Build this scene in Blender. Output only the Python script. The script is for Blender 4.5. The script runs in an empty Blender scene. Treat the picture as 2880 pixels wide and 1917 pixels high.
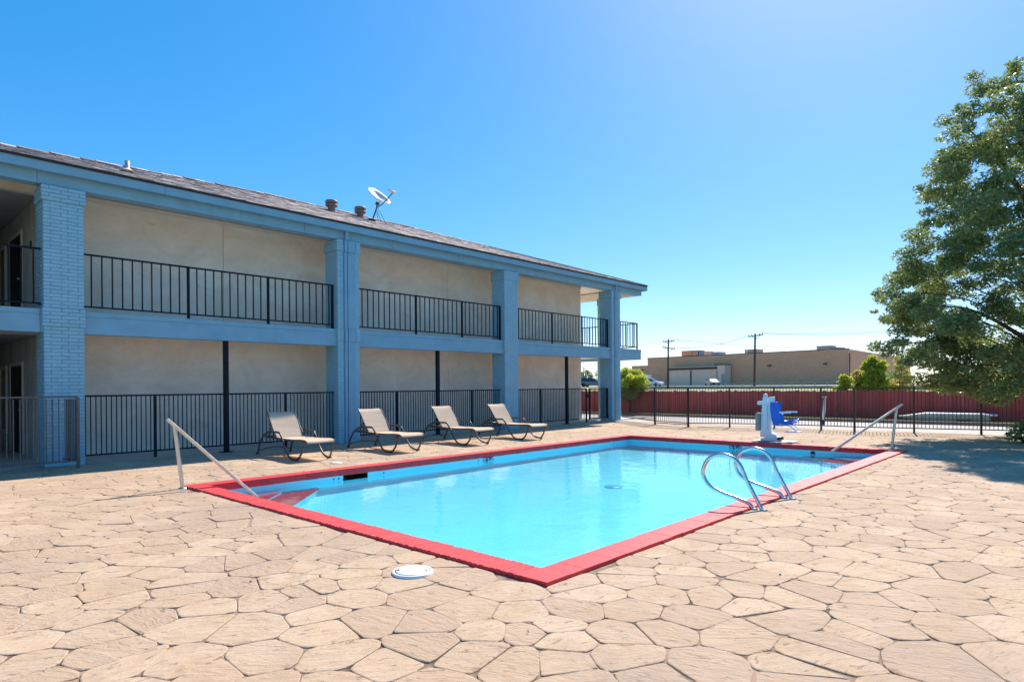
import bpy, math, random
import numpy as np
from mathutils import Matrix, Vector, Quaternion

scene = bpy.context.scene
C = scene.collection
R = math.radians
random.seed(7)
rng = np.random.default_rng(11)

# ------------------------------------------------------------------ camera, sky, sun, exposure
HEAD = math.atan2(1342, 1450.6)
FW = Vector((math.cos(HEAD), math.sin(HEAD), 0)); RT = Vector((math.sin(HEAD), -math.cos(HEAD), 0)); UP = Vector((0, 0, 1))
ROLL = 0.008
xc = RT * math.cos(ROLL) - UP * math.sin(ROLL)
yc = RT * math.sin(ROLL) + UP * math.cos(ROLL)
cam = bpy.data.cameras.new('camera'); camo = bpy.data.objects.new('camera', cam); C.objects.link(camo)
m = Matrix.Identity(4)
for i in range(3):
    m[i][0] = xc[i]; m[i][1] = yc[i]; m[i][2] = -FW[i]
m[2][3] = 1.5
camo.matrix_world = m
cam.sensor_width = 36; cam.lens = 36 * 1773.2 / 2880; cam.shift_y = (1083.9 - 958.5) / 2880
cam.clip_end = 6000; cam.clip_start = 0.05
scene.camera = camo

SUN = Vector((0.97, 0.235, 1.0)).normalized()
world = bpy.data.worlds.new('World'); scene.world = world; world.use_nodes = True
wn = world.node_tree; wn.nodes.clear()
sky = wn.nodes.new('ShaderNodeTexSky'); sky.sky_type = 'NISHITA'; sky.sun_disc = False
sky.sun_elevation = math.asin(SUN.z); sky.sun_rotation = math.atan2(SUN.x, SUN.y)
sky.altitude = 1500; sky.air_density = 1.0; sky.dust_density = 1.0; sky.ozone_density = 4.0
hs = wn.nodes.new('ShaderNodeHueSaturation'); hs.inputs['Saturation'].default_value = 1.8
gmn = wn.nodes.new('ShaderNodeGamma'); gmn.inputs['Gamma'].default_value = 0.6
bg = wn.nodes.new('ShaderNodeBackground'); bg.inputs['Strength'].default_value = 0.15
wo = wn.nodes.new('ShaderNodeOutputWorld')
wn.links.new(sky.outputs[0], gmn.inputs['Color']); wn.links.new(gmn.outputs[0], hs.inputs['Color']); wn.links.new(hs.outputs[0], bg.inputs['Color']); wn.links.new(bg.outputs[0], wo.inputs['Surface'])

sl = bpy.data.lights.new('sun', 'SUN'); sl.energy = 2.9; sl.angle = R(0.53); sl.color = (1.0, 0.93, 0.82)
sl.cycles.is_caustics_light = True      # sunlight refracts through the water onto the pool floor
slo = bpy.data.objects.new('sun', sl); C.objects.link(slo); slo.rotation_euler = SUN.to_track_quat('Z', 'Y').to_euler(); slo.location = (30, 8, 40)

scene.view_settings.view_transform = 'Standard'; scene.view_settings.look = 'None'
scene.view_settings.exposure = 1.37; scene.view_settings.gamma = 1.0; scene.view_settings.use_curve_mapping = False
try:
    scene.cycles.max_bounces = 8; scene.cycles.transparent_max_bounces = 16; scene.cycles.use_denoising = True
    scene.cycles.sample_clamp_indirect = 8
except Exception:
    pass

# ------------------------------------------------------------------ materials
MATS = {}
def nodes(name):
    mt = bpy.data.materials.new(name); mt.use_nodes = True
    nt = mt.node_tree; nt.nodes.clear()
    out = nt.nodes.new('ShaderNodeOutputMaterial'); b = nt.nodes.new('ShaderNodeBsdfPrincipled')
    nt.links.new(b.outputs[0], out.inputs['Surface'])
    MATS[name] = mt
    return mt, nt, b, out
def N(nt, t, **kw):
    n = nt.nodes.new(t)
    for k, v in kw.items():
        if k in n.inputs: n.inputs[k].default_value = v
        else: setattr(n, k, v)
    return n
def L(nt, a, b): nt.links.new(a, b)
def c4(c): return (c[0], c[1], c[2], 1)
def noise(nt, vec, scale, detail=5, rough=.6, dist=0.0):
    n = N(nt, 'ShaderNodeTexNoise'); n.inputs['Scale'].default_value = scale; n.inputs['Detail'].default_value = detail
    n.inputs['Roughness'].default_value = rough; n.inputs['Distortion'].default_value = dist
    L(nt, vec, n.inputs['Vector']); return n.outputs['Fac']
def mapv(nt, vec, scale=(1, 1, 1), rot=(0, 0, 0)):
    n = N(nt, 'ShaderNodeMapping'); n.inputs['Scale'].default_value = scale; n.inputs['Rotation'].default_value = rot
    L(nt, vec, n.inputs['Vector']); return n.outputs[0]
def ramp(nt, fac, a, b, ca, cb):
    n = N(nt, 'ShaderNodeValToRGB'); e = n.color_ramp.elements
    e[0].position = a; e[1].position = b; e[0].color = ca if len(ca) == 4 else c4(ca); e[1].color = cb if len(cb) == 4 else c4(cb)
    L(nt, fac, n.inputs[0]); return n.outputs[0]
def mixc(nt, fac, a, b, mode='MIX'):
    n = N(nt, 'ShaderNodeMix'); n.data_type = 'RGBA'; n.blend_type = mode
    for s, v in ((n.inputs['Factor'], fac), (n.inputs[6], a), (n.inputs[7], b)):
        if isinstance(v, (int, float)): s.default_value = v
        elif isinstance(v, (tuple, list)): s.default_value = c4(v)
        else: L(nt, v, s)
    return n.outputs[2]
def math_n(nt, op, a, b=None):
    n = N(nt, 'ShaderNodeMath'); n.operation = op
    for s, v in ((n.inputs[0], a), (n.inputs[1], b)):
        if v is None: continue
        if isinstance(v, (int, float)): s.default_value = v
        else: L(nt, v, s)
    return n.outputs[0]
def bump(nt, b, h, strength, dist=0.01):
    n = N(nt, 'ShaderNodeBump'); n.inputs['Strength'].default_value = strength; n.inputs['Distance'].default_value = dist
    L(nt, h, n.inputs['Height']); L(nt, n.outputs[0], b.inputs['Normal'])
def pm(name, col, rough=.6, var=.15, scale=4., bmp=0., bscale=60., metal=0., spec=.5, stretch=(1, 1, 1), rnd=0., dirt=None, dscale=1.2, dpos=(.52, .72), rvar=.12, coat=0):
    """general painted / mineral / metal surface: two noise layers of colour, roughness variation, fine relief"""
    mt, nt, b, out = nodes(name)
    pos = N(nt, 'ShaderNodeNewGeometry').outputs['Position']
    v = mapv(nt, pos, stretch)
    n1 = noise(nt, v, scale, 7, .62)
    lo = tuple(max(0, x * (1 - var)) for x in col); hi = tuple(min(1, x * (1 + var)) for x in col)
    c = ramp(nt, n1, .3, .7, lo, hi)
    if rnd:
        oi = N(nt, 'ShaderNodeObjectInfo').outputs['Random']
        g = math_n(nt, 'ADD', math_n(nt, 'MULTIPLY', oi, 2 * rnd), 1 - rnd)
        hsv = N(nt, 'ShaderNodeHueSaturation'); L(nt, c, hsv.inputs['Color']); L(nt, g, hsv.inputs['Value']); c = hsv.outputs[0]
    if dirt:
        n2 = noise(nt, v, dscale, 8, .7, .4)
        f = ramp(nt, n2, dpos[0], dpos[1], (0, 0, 0), (1, 1, 1))
        c = mixc(nt, f, c, dirt)
    L(nt, c, b.inputs['Base Color'])
    nr = noise(nt, v, scale * 3.1, 4)
    rr = N(nt, 'ShaderNodeMapRange'); rr.inputs['To Min'].default_value = max(.02, rough - rvar); rr.inputs['To Max'].default_value = min(1, rough + rvar)
    L(nt, nr, rr.inputs[0]); L(nt, rr.outputs[0], b.inputs['Roughness'])
    b.inputs['Metallic'].default_value = metal; b.inputs['Specular IOR Level'].default_value = spec
    if coat: b.inputs['Coat Weight'].default_value = coat
    if bmp: bump(nt, b, noise(nt, v, bscale, 6, .65), bmp)
    return mt

BLUE = (0.192, 0.385, 0.520)
pm('blue_paint', BLUE, .55, .10, 2.5, .12, 90, dirt=(.185, .37, .48), dscale=1.6, dpos=(.55, .8))
pm('brick_paint', (0.262, 0.490, 0.620), .6, .08, 6, .35, 70, rnd=.04, dirt=(.20, .40, .51), dscale=3, dpos=(.56, .8))
pm('brick_joint', (0.15, 0.32, 0.43), .85, .2, 8, .3, 90)
pm('iron', (0.009, 0.014, 0.022), .6, .3, 9, .1, 120, spec=.15)
pm('sunlit_rusty_iron', (0.085, 0.082, 0.082), .45, .35, 14, .3, 120, dirt=(.13, .09, .07), dscale=9)  # rust patches over a grey base lightened to carry the sunlight
pm('brown_iron', (0.030, 0.020, 0.018), .5, .3, 9, .1, 120)
pm('dark_drip', (0.025, 0.018, 0.018), .6, .3, 6)
pm('soffit', (0.86, 0.77, 0.66), .8, .07, 1.2, .1, 60)
pm('trim_cream', (0.66, 0.60, 0.52), .7, .05, 3)
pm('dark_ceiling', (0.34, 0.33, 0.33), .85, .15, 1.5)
pm('door_dark', (0.012, 0.013, 0.018), .45, .2, 3)
pm('concrete', (0.40, 0.375, 0.345), .85, .12, 1.3, .25, 80, dirt=(.30, .27, .24), dscale=.6, dpos=(.5, .75))
pm('pale_concrete', (0.44, 0.40, 0.365), .85, .08, .9, .2, 80, dirt=(.35, .31, .275), dscale=.35, dpos=(.5, .75))
pm('walk_concrete', (0.50, 0.48, 0.46), .8, .12, 1.1, .2, 80, dirt=(.38, .36, .34), dscale=.8)
pm('kerb', (0.28, 0.20, 0.165), .9, .2, 2, .3, 40)
pm('red_paint', (0.74, 0.045, 0.052), .55, .10, 5, .40, 45, rnd=.05, dirt=(.44, .042, .045), dscale=4, dpos=(.50, .75), spec=.35)
pm('red_joint', (0.60, 0.055, 0.060), .7, .15, 9)
pm('steel', (0.62, 0.61, 0.59), .24, .10, 12, .03, 160, metal=1., rvar=.08)
pm('steel_dull', (0.62, 0.55, 0.47), .34, .14, 9, .05, 120, metal=1., rvar=.1, dirt=(.45, .37, .31), dscale=6, dpos=(.55, .8))  # warm beige base has the deck's reflection painted in
def m_sling():
    mt, nt, b, out = nodes('sling')
    pos = N(nt, 'ShaderNodeNewGeometry').outputs['Position']
    c = ramp(nt, noise(nt, mapv(nt, pos, (.4, 1, 1.6)), 5, 6, .6), .35, .7, (.66, .495, .36), (.75, .575, .43))
    L(nt, c, b.inputs['Base Color']); b.inputs['Roughness'].default_value = .85; b.inputs['Specular IOR Level'].default_value = .25
    bump(nt, b, noise(nt, pos, 300, 2), .3, .004)
    t = N(nt, 'ShaderNodeBsdfTranslucent'); L(nt, c, t.inputs[0]); mx = N(nt, 'ShaderNodeMixShader'); mx.inputs[0].default_value = .18
    L(nt, b.outputs[0], mx.inputs[1]); L(nt, t.outputs[0], mx.inputs[2]); L(nt, mx.outputs[0], out.inputs['Surface'])
m_sling()
pm('lounger_frame', (0.075, 0.064, 0.055), .32, .15, 8, .03, 90, spec=.6)
pm('white_plastic', (0.78, 0.78, 0.76), .42, .04, 6, .03, 60, dirt=(.62, .60, .57), dscale=5, dpos=(.58, .8))
pm('lift_white', (0.80, 0.83, 0.86), .35, .06, 5, .02, 60, dirt=(.50, .55, .60), dscale=6, dpos=(.6, .8))
pm('lift_grey', (0.26, 0.31, 0.27), .5, .08, 5, .03, 60)
pm('lift_blue', (0.012, 0.13, 0.62), .33, .10, 4, .02, 60)
pm('black_rubber', (0.012, 0.012, 0.013), .6, .2, 9)
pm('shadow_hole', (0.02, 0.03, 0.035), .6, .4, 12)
pm('fence_red', (0.50, 0.088, 0.078), .68, .16, 3, .4, 70, stretch=(1, 1, .12), rnd=.14, dirt=(.36, .066, .06), dscale=2.2, dpos=(.5, .75))
pm('vent_metal', (0.20, 0.14, 0.135), .55, .2, 8, .1, 60)
pm('pvc', (0.42, 0.35, 0.32), .6, .1, 8)
pm('dish_grey', (0.62, 0.60, 0.585), .45, .06, 9)
pm('dish_dark', (0.055, 0.06, 0.075), .45, .2, 9)
pm('wood_pole', (0.085, 0.048, 0.038), .9, .25, 3, .4, 30, stretch=(1, 1, .1))
pm('wire', (0.16, 0.17, 0.19), .7, .1, 3)
pm('bark', (0.085, 0.060, 0.045), .9, .3, 6, .6, 25, stretch=(1, 1, .25))
pm('far_trim_dark', (0.030, 0.026, 0.026), .7, .2, 3)
pm('far_panel', (0.78, 0.58, 0.42), .85, .06, .5, .1, 6)
pm('far_white', (0.74, 0.73, 0.71), .6, .05, 2)
pm('unit_metal', (0.34, 0.32, 0.29), .6, .1, 1.2)
pm('unit_blue', (0.22, 0.34, 0.46), .55, .1, 1.2)
pm('asphalt', (0.34, 0.29, 0.245), .9, .15, .5, .2, 30)
pm('barrier', (0.36, 0.36, 0.34), .9, .12, .6, .2, 20)
pm('galv', (0.33, 0.35, 0.37), .5, .1, 6, metal=.6)
pm('car_white', (0.74, 0.75, 0.77), .25, .03, 2, coat=.5)
pm('car_blue', (0.05, 0.085, 0.14), .25, .05, 2, coat=.5)
pm('car_dark', (0.022, 0.024, 0.028), .25, .05, 2, coat=.5)
pm('car_silver', (0.50, 0.52, 0.55), .25, .04, 2, coat=.5)
pm('car_glass', (0.03, 0.04, 0.05), .08, .05, 2, spec=.8)
pm('tyre', (0.014, 0.014, 0.014), .8, .1, 5)
pm('tank_green', (0.44, 0.50, 0.45), .5, .1, 2, .05, 30, dirt=(.32, .36, .33), dscale=2)
pm('basin_paint', (0.260, 0.800, 0.930), .55, .04, 1.2, .06, 30, dirt=(.24, .76, .90), dscale=.7)
pm('step_red', (0.55, 0.060, 0.075), .6, .1, 3)
pm('tile_pale', (0.20, 0.50, 0.62), .3, .05, 6)
pm('ink', (0.010, 0.018, 0.03), .5, .1, 9)
pm('soil', (0.14, 0.10, 0.07), .95, .3, 3, .5, 25)
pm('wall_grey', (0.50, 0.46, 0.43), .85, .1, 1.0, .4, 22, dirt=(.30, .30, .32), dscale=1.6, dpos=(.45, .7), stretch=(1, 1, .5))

# stucco: trowelled plaster with soft blotches and sweeping relief
def m_stucco():
    mt, nt, b, out = nodes('stucco')
    pos = N(nt, 'ShaderNodeNewGeometry').outputs['Position']
    n1 = noise(nt, mapv(nt, pos, (1, 1, 1.2)), 1.1, 8, .62, .8)
    c = ramp(nt, n1, .33, .68, (.77, .645, .54), (.92, .815, .715))
    n2 = noise(nt, mapv(nt, pos, (.8, 1, 2.2), (0, .35, 0)), 4.5, 9, .72, 1.6)
    f = ramp(nt, n2, .56, .80, (0, 0, 0), (.8, .8, .8))
    c = mixc(nt, f, c, (.50, .405, .32))
    L(nt, c, b.inputs['Base Color']); b.inputs['Roughness'].default_value = .88; b.inputs['Specular IOR Level'].default_value = .3
    h = noise(nt, mapv(nt, pos, (.8, 1, 2.0), (0, .35, 0)), 9, 8, .7, 1.5)
    bump(nt, b, h, .7, .03)
m_stucco()

# stamped concrete stones
def m_stone():
    mt, nt, b, out = nodes('stone')
    pos = N(nt, 'ShaderNodeNewGeometry').outputs['Position']
    at = N(nt, 'ShaderNodeAttribute'); at.attribute_name = 'rnd'; rv = at.outputs['Fac']
    base = ramp(nt, noise(nt, pos, .55, 5, .6), .32, .68, (.560, .398, .268), (.605, .450, .325))
    lowf = ramp(nt, noise(nt, pos, 2.3, 9, .72, .9), .42, .66, (0, 0, 0), (.85, .85, .85))
    c = mixc(nt, lowf, base, (.465, .310, .185))
    c = mixc(nt, ramp(nt, rv, 0, 1, (0, 0, 0), (.8, .8, .8)), c, (.440, .305, .212))
    rot = N(nt, 'ShaderNodeVectorRotate'); rot.rotation_type = 'Z_AXIS'; L(nt, pos, rot.inputs['Vector'])
    L(nt, math_n(nt, 'MULTIPLY', rv, 1.5), rot.inputs['Angle'])
    st = mapv(nt, rot.outputs[0], (1, 2.6, 1))
    marks = noise(nt, st, 9, 7, .6, .8)
    mk = ramp(nt, marks, .60, .68, (0, 0, 0), (.8, .8, .8))
    c = mixc(nt, mk, c, (.27, .165, .110))
    stain = ramp(nt, noise(nt, pos, .42, 7, .65, .5), .48, .70, (0, 0, 0), (.7, .7, .7))
    c = mixc(nt, stain, c, (.36, .265, .205))
    sp = ramp(nt, noise(nt, pos, 70, 3, .6), .66, .74, (0, 0, 0), (.5, .5, .5))
    c = mixc(nt, sp, c, (.22, .15, .11))
    vein = math_n(nt, 'ABSOLUTE', math_n(nt, 'SUBTRACT', noise(nt, mapv(nt, pos, (1, 1.3, 1), (0, 0, .5)), .9, 6, .62, .3), .5))
    vk = ramp(nt, vein, .0012, .0042, (1, 1, 1), (0, 0, 0)); vm = ramp(nt, noise(nt, pos, .5, 2), .55, .60, (0, 0, 0), (.8, .8, .8))
    crack = math_n(nt, 'MULTIPLY', vk, vm)
    c = mixc(nt, crack, c, (.13, .080, .055))
    L(nt, c, b.inputs['Base Color']); b.inputs['Roughness'].default_value = .85; b.inputs['Specular IOR Level'].default_value = .18
    h1 = noise(nt, st, 7, 8, .62, 1.0); h2 = noise(nt, pos, 55, 4, .6)
    h3 = noise(nt, pos, 2.0, 3, .5)
    h = math_n(nt, 'ADD', math_n(nt, 'ADD', h1, math_n(nt, 'MULTIPLY', h2, .14)), math_n(nt, 'MULTIPLY', h3, 1.2))
    h = math_n(nt, 'SUBTRACT', h, math_n(nt, 'MULTIPLY', mk, .22))
    bump(nt, b, h, .7, .024)
m_stone()
def m_joint():
    mt, nt, b, out = nodes('joint')
    pos = N(nt, 'ShaderNodeNewGeometry').outputs['Position']
    c = ramp(nt, noise(nt, pos, 1.1, 9, .72), .40, .56, (.060, .034, .023), (.360, .240, .165))
    L(nt, c, b.inputs['Base Color']); b.inputs['Roughness'].default_value = .95
    bump(nt, b, noise(nt, pos, 60, 4), .5, .01)
m_joint()

def m_water():
    mt, nt, b, out = nodes('water'); nt.nodes.remove(b)
    pos = N(nt, 'ShaderNodeNewGeometry').outputs['Position']
    h = math_n(nt, 'ADD', noise(nt, mapv(nt, pos, (1, 1, 1), (0, 0, .6)), 1.6, 3, .5, .6), math_n(nt, 'MULTIPLY', noise(nt, mapv(nt, pos, (1, 1.7, 1), (0, 0, -.3)), 6.5, 3, .5, .5), .22))
    bp = N(nt, 'ShaderNodeBump'); bp.inputs['Strength'].default_value = .11; bp.inputs['Distance'].default_value = .08; L(nt, h, bp.inputs['Height'])
    fr = N(nt, 'ShaderNodeFresnel'); fr.inputs['IOR'].default_value = 1.32; L(nt, bp.outputs[0], fr.inputs['Normal'])
    tr = N(nt, 'ShaderNodeBsdfRefraction'); tr.inputs['Color'].default_value = (.82, .975, 1.0, 1); tr.inputs['IOR'].default_value = 1.33; tr.inputs['Roughness'].default_value = 0.0
    gl = N(nt, 'ShaderNodeBsdfGlossy'); gl.inputs['Roughness'].default_value = .015; gl.inputs['Color'].default_value = (1, 1, 1, 1); L(nt, bp.outputs[0], gl.inputs['Normal'])
    mx = N(nt, 'ShaderNodeMixShader'); L(nt, fr.outputs[0], mx.inputs[0]); L(nt, tr.outputs[0], mx.inputs[1]); L(nt, gl.outputs[0], mx.inputs[2])
    L(nt, mx.outputs[0], out.inputs['Surface'])
m_water()

def m_shingle():
    mt, nt, b, out = nodes('shingle')
    isl = N(nt, 'ShaderNodeNewGeometry'); pos = isl.outputs['Position']
    c = ramp(nt, isl.outputs['Random Per Island'], .1, .95, (.20, .140, .125), (.66, .54, .49))
    c = mixc(nt, ramp(nt, noise(nt, pos, 40, 3, .7), .5, .7, (0, 0, 0), (.4, .4, .4)), c, (.22, .165, .155))
    L(nt, c, b.inputs['Base Color']); b.inputs['Roughness'].default_value = .9
    bump(nt, b, noise(nt, pos, 130, 3), .4, .006)
m_shingle()

def m_leaf(name, ca, cb, trans=.4, tcol=(.30, .42, .05)):
    mt, nt, b, out = nodes(name)
    g = N(nt, 'ShaderNodeNewGeometry')
    c = ramp(nt, g.outputs['Random Per Island'], 0, 1, ca, cb)
    b.inputs['Roughness'].default_value = .42; b.inputs['Specular IOR Level'].default_value = .5
    L(nt, c, b.inputs['Base Color'])
    t = N(nt, 'ShaderNodeBsdfTranslucent'); L(nt, mixc(nt, .5, c, tcol), t.inputs[0])
    mx = N(nt, 'ShaderNodeMixShader'); mx.inputs[0].default_value = trans
    L(nt, b.outputs[0], mx.inputs[1]); L(nt, t.outputs[0], mx.inputs[2]); L(nt, mx.outputs[0], out.inputs['Surface'])
m_leaf('leaf_oak', (.046, .100, .034), (.37, .41, .16), .42, (.44, .55, .15))
m_leaf('leaf_lime', (.22, .34, .03), (.52, .55, .08), .5, (.70, .70, .08))
m_leaf('leaf_gold', (.42, .38, .08), (.62, .50, .15), .5, (.80, .65, .13))
m_leaf('leaf_grey', (.07, .10, .05), (.15, .18, .09), .3, (.2, .25, .08))
m_leaf('grass_blade', (.16, .20, .05), (.36, .38, .14), .35, (.45, .45, .12))
pm('grass_ground', (0.22, 0.25, 0.09), .95, .3, .8, .6, 25, dirt=(.33, .30, .15), dscale=.25, dpos=(.45, .65))
pm('terrain', (0.20, 0.21, 0.10), .95, .25, .1, .4, 10)

def m_far_brick():
    mt, nt, b, out = nodes('far_brick')
    tc = N(nt, 'ShaderNodeNewGeometry').outputs['Position']
    sx = N(nt, 'ShaderNodeSeparateXYZ'); L(nt, tc, sx.inputs[0])
    cb = N(nt, 'ShaderNodeCombineXYZ'); L(nt, math_n(nt, 'ADD', sx.outputs[0], sx.outputs[1]), cb.inputs[0]); L(nt, sx.outputs[2], cb.inputs[1])
    br = N(nt, 'ShaderNodeTexBrick'); L(nt, cb.outputs[0], br.inputs['Vector'])
    br.inputs['Scale'].default_value = 1.0; br.inputs['Brick Width'].default_value = .9; br.inputs['Row Height'].default_value = .28; br.inputs['Mortar Size'].default_value = .02
    br.inputs['Color1'].default_value = (.68, .35, .19, 1); br.inputs['Color2'].default_value = (.76, .41, .225, 1); br.inputs['Mortar'].default_value = (.62, .34, .20, 1)
    c = mixc(nt, ramp(nt, noise(nt, tc, .12, 6, .6), .4, .7, (0, 0, 0), (.5, .5, .5)), br.outputs[0], (.63, .34, .20))
    L(nt, c, b.inputs['Base Color']); b.inputs['Roughness'].default_value = .9
    bump(nt, b, br.outputs['Fac'], .2, .02)
m_far_brick()

# ------------------------------------------------------------------ mesh helpers
class M:
    def __init__(s): s.v = []; s.f = []; s.sm = []
    def add(s, vs, fs, smooth=False):
        o = len(s.v); s.v += [tuple(v) for v in vs]; s.f += [tuple(i + o for i in f) for f in fs]; s.sm += [smooth] * len(fs); return s
    def box(s, x0, x1, y0, y1, z0, z1):
        return s.add([(x0, y0, z0), (x1, y0, z0), (x1, y1, z0), (x0, y1, z0), (x0, y0, z1), (x1, y0, z1), (x1, y1, z1), (x0, y1, z1)],
                     [(0, 3, 2, 1), (4, 5, 6, 7), (0, 1, 5, 4), (1, 2, 6, 5), (2, 3, 7, 6), (3, 0, 4, 7)])
    def cbox(s, x0, x1, y0, y1, z0, z1, c=.006):
        c = min(c, (x1 - x0) * .45, (y1 - y0) * .45, (z1 - z0) * .45)
        xs = (x0, x0 + c, x1 - c, x1); ys = (y0, y0 + c, y1 - c, y1); zs = (z0, z0 + c, z1 - c, z1)
        V = []; idx = {}
        def g(a, b, d):
            if (a, b, d) not in idx: idx[(a, b, d)] = len(V); V.append((xs[a], ys[b], zs[d]))
            return idx[(a, b, d)]
        Fs = []
        I = (1, 2); E = (0, 3)
        for e in E:
            q = [g(e, 1, 1), g(e, 2, 1), g(e, 2, 2), g(e, 1, 2)]; Fs.append(q if e else q[::-1])
            q = [g(1, e, 1), g(2, e, 1), g(2, e, 2), g(1, e, 2)]; Fs.append(q[::-1] if e else q)
            q = [g(1, 1, e), g(2, 1, e), g(2, 2, e), g(1, 2, e)]; Fs.append(q if e else q[::-1])
        def n_(e): return 1 if e == 0 else 2
        for a in E:
            for b in E:
                Fs.append([g(a, n_(b), 1), g(n_(a), b, 1), g(n_(a), b, 2), g(a, n_(b), 2)])
                Fs.append([g(a, 1, n_(b)), g(n_(a), 1, b), g(n_(a), 2, b), g(a, 2, n_(b))])
                Fs.append([g(1, a, n_(b)), g(1, n_(a), b), g(2, n_(a), b), g(2, a, n_(b))])
        for a in E:
            for b in E:
                for d in E:
                    Fs.append([g(a, n_(b), n_(d)), g(n_(a), b, n_(d)), g(n_(a), n_(b), d)])
        return s.add(V, Fs)
    def tube(s, pts, r, n=8, cap=True, smooth=True, flat=None):
        pts = [Vector(p) for p in pts]; k = len(pts)
        rs = r if isinstance(r, (list, tuple)) else [r] * k
        T = [(pts[min(i + 1, k - 1)] - pts[max(i - 1, 0)]).normalized() for i in range(k)]
        ref = Vector((0, 0, 1)) if abs(T[0].z) < .9 else Vector((1, 0, 0))
        u = T[0].cross(ref).normalized(); V = []
        for i in range(k):
            u = (u - T[i] * u.dot(T[i])).normalized(); w = T[i].cross(u)
            for j in range(n):
                a = 2 * math.pi * (j + (.5 if n == 4 else 0)) / n
                f = flat or (1, 1)
                V.append(pts[i] + (u * math.cos(a) * f[0] + w * math.sin(a) * f[1]) * rs[i])
        Fs = [(i * n + j, i * n + (j + 1) % n, (i + 1) * n + (j + 1) % n, (i + 1) * n + j) for i in range(k - 1) for j in range(n)]
        if cap: Fs += [tuple(range(n))[::-1], tuple((k - 1) * n + j for j in range(n))]
        return s.add(V, Fs, smooth and n > 4)
    def prism(s, poly, a, b, axis='x'):
        """polygon given in the two other axes, extruded from a to b"""
        def P(p, t): return {'x': (t, p[0], p[1]), 'y': (p[0], t, p[1]), 'z': (p[0], p[1], t)}[axis]
        n = len(poly); V = [P(p, a) for p in poly] + [P(p, b) for p in poly]
        Fs = [tuple(range(n)), tuple(range(2 * n - 1, n - 1, -1))] + [(i, n + i, n + (i + 1) % n, (i + 1) % n) for i in range(n)]
        return s.add(V, Fs)
    def lathe(s, prof, c=(0, 0, 0), n=24, smooth=True, cap=True):
        V = []; k = len(prof)
        for (r, z) in prof:
            for j in range(n):
                a = 2 * math.pi * j / n; V.append((c[0] + r * math.cos(a), c[1] + r * math.sin(a), c[2] + z))
        Fs = [(i * n + j, i * n + (j + 1) % n, (i + 1) * n + (j + 1) % n, (i + 1) * n + j) for i in range(k - 1) for j in range(n)]
        s.add(V, Fs, smooth)
        if cap: s.add(V[-n:], [tuple(range(n))]); s.add(V[:n], [tuple(range(n))[::-1]])
        return s
    def sheet(s, rows, smooth=True):
        nr = len(rows); nc = len(rows[0]); V = [p for r in rows for p in r]
        return s.add(V, [(i * nc + j, i * nc + j + 1, (i + 1) * nc + j + 1, (i + 1) * nc + j) for i in range(nr - 1) for j in range(nc - 1)], smooth)
    def mesh(s, name):
        me = bpy.data.meshes.new(name); me.from_pydata(s.v, [], s.f)
        me.polygons.foreach_set('use_smooth', s.sm); me.update(); return me
WM = {}
def link(o, parent=None, mw=None):
    C.objects.link(o)
    mw = mw or Matrix.Identity(4); WM[o.name] = mw
    if parent is not None:
        o.parent = parent; o.matrix_parent_inverse = WM[parent.name].inverted()
    o.matrix_basis = mw
    return o
def fixn(me):
    import bmesh
    b = bmesh.new(); b.from_mesh(me); bmesh.ops.recalc_face_normals(b, faces=b.faces); b.to_mesh(me); b.free()
def ob(name, mm, mat, parent=None, loc=None, rotz=0, recalc=False, bevel=0, mw=None):
    me = mm.mesh(name) if isinstance(mm, M) else mm
    if recalc: fixn(me)
    if mat and not me.materials: me.materials.append(MATS[mat])
    o = bpy.data.objects.new(name, me)
    if mw is None:
        mw = Matrix.Translation(loc or (0, 0, 0)) @ Matrix.Rotation(rotz, 4, 'Z')
    link(o, parent, mw)
    if bevel:
        bv = o.modifiers.new('bevel', 'BEVEL'); bv.width = bevel; bv.segments = 2; bv.limit_method = 'ANGLE'
    return o
def tag(o, label=None, cat=None, group=None, kind=None):
    if label: o['label'] = label
    if cat: o['category'] = cat
    if group: o['group'] = group
    if kind: o['kind'] = kind
    return o
def thing(name, loc, label, cat, group=None, rotz=0):
    o = bpy.data.objects.new(name, None); o.empty_display_size = .2
    link(o, None, Matrix.Translation(loc) @ Matrix.Rotation(rotz, 4, 'Z'))
    return tag(o, label, cat, group)
def struct(name, mm, mat, recalc=False):
    return tag(ob(name, mm, mat, recalc=recalc), kind='structure')
def crom(pts, n=8):
    """Catmull-Rom through points"""
    P = [Vector(p) for p in pts]; P = [P[0] * 2 - P[1]] + P + [P[-1] * 2 - P[-2]]; out = []
    for i in range(1, len(P) - 2):
        for k in range(n):
            t = k / n; a, b, c, d = P[i - 1], P[i], P[i + 1], P[i + 2]
            out.append(.5 * ((2 * b) + (c - a) * t + (2 * a - 5 * b + 4 * c - d) * t * t + (3 * b - a - 3 * c + d) * t ** 3))
    out.append(P[-2]); return out
def at(x, y, D):
    """helper used while laying out distant things: bearing measured on the photograph, at depth D"""
    dx = (x - 1440) / 1773.2; dy = (1083.9 - y) / 1773.2; c, s = math.cos(ROLL), math.sin(ROLL)
    a = dx * c + dy * s; b = -dx * s + dy * c
    v = FW * D + RT * (a * D); return Vector((v.x, v.y, 1.5 + b * D))

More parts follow.
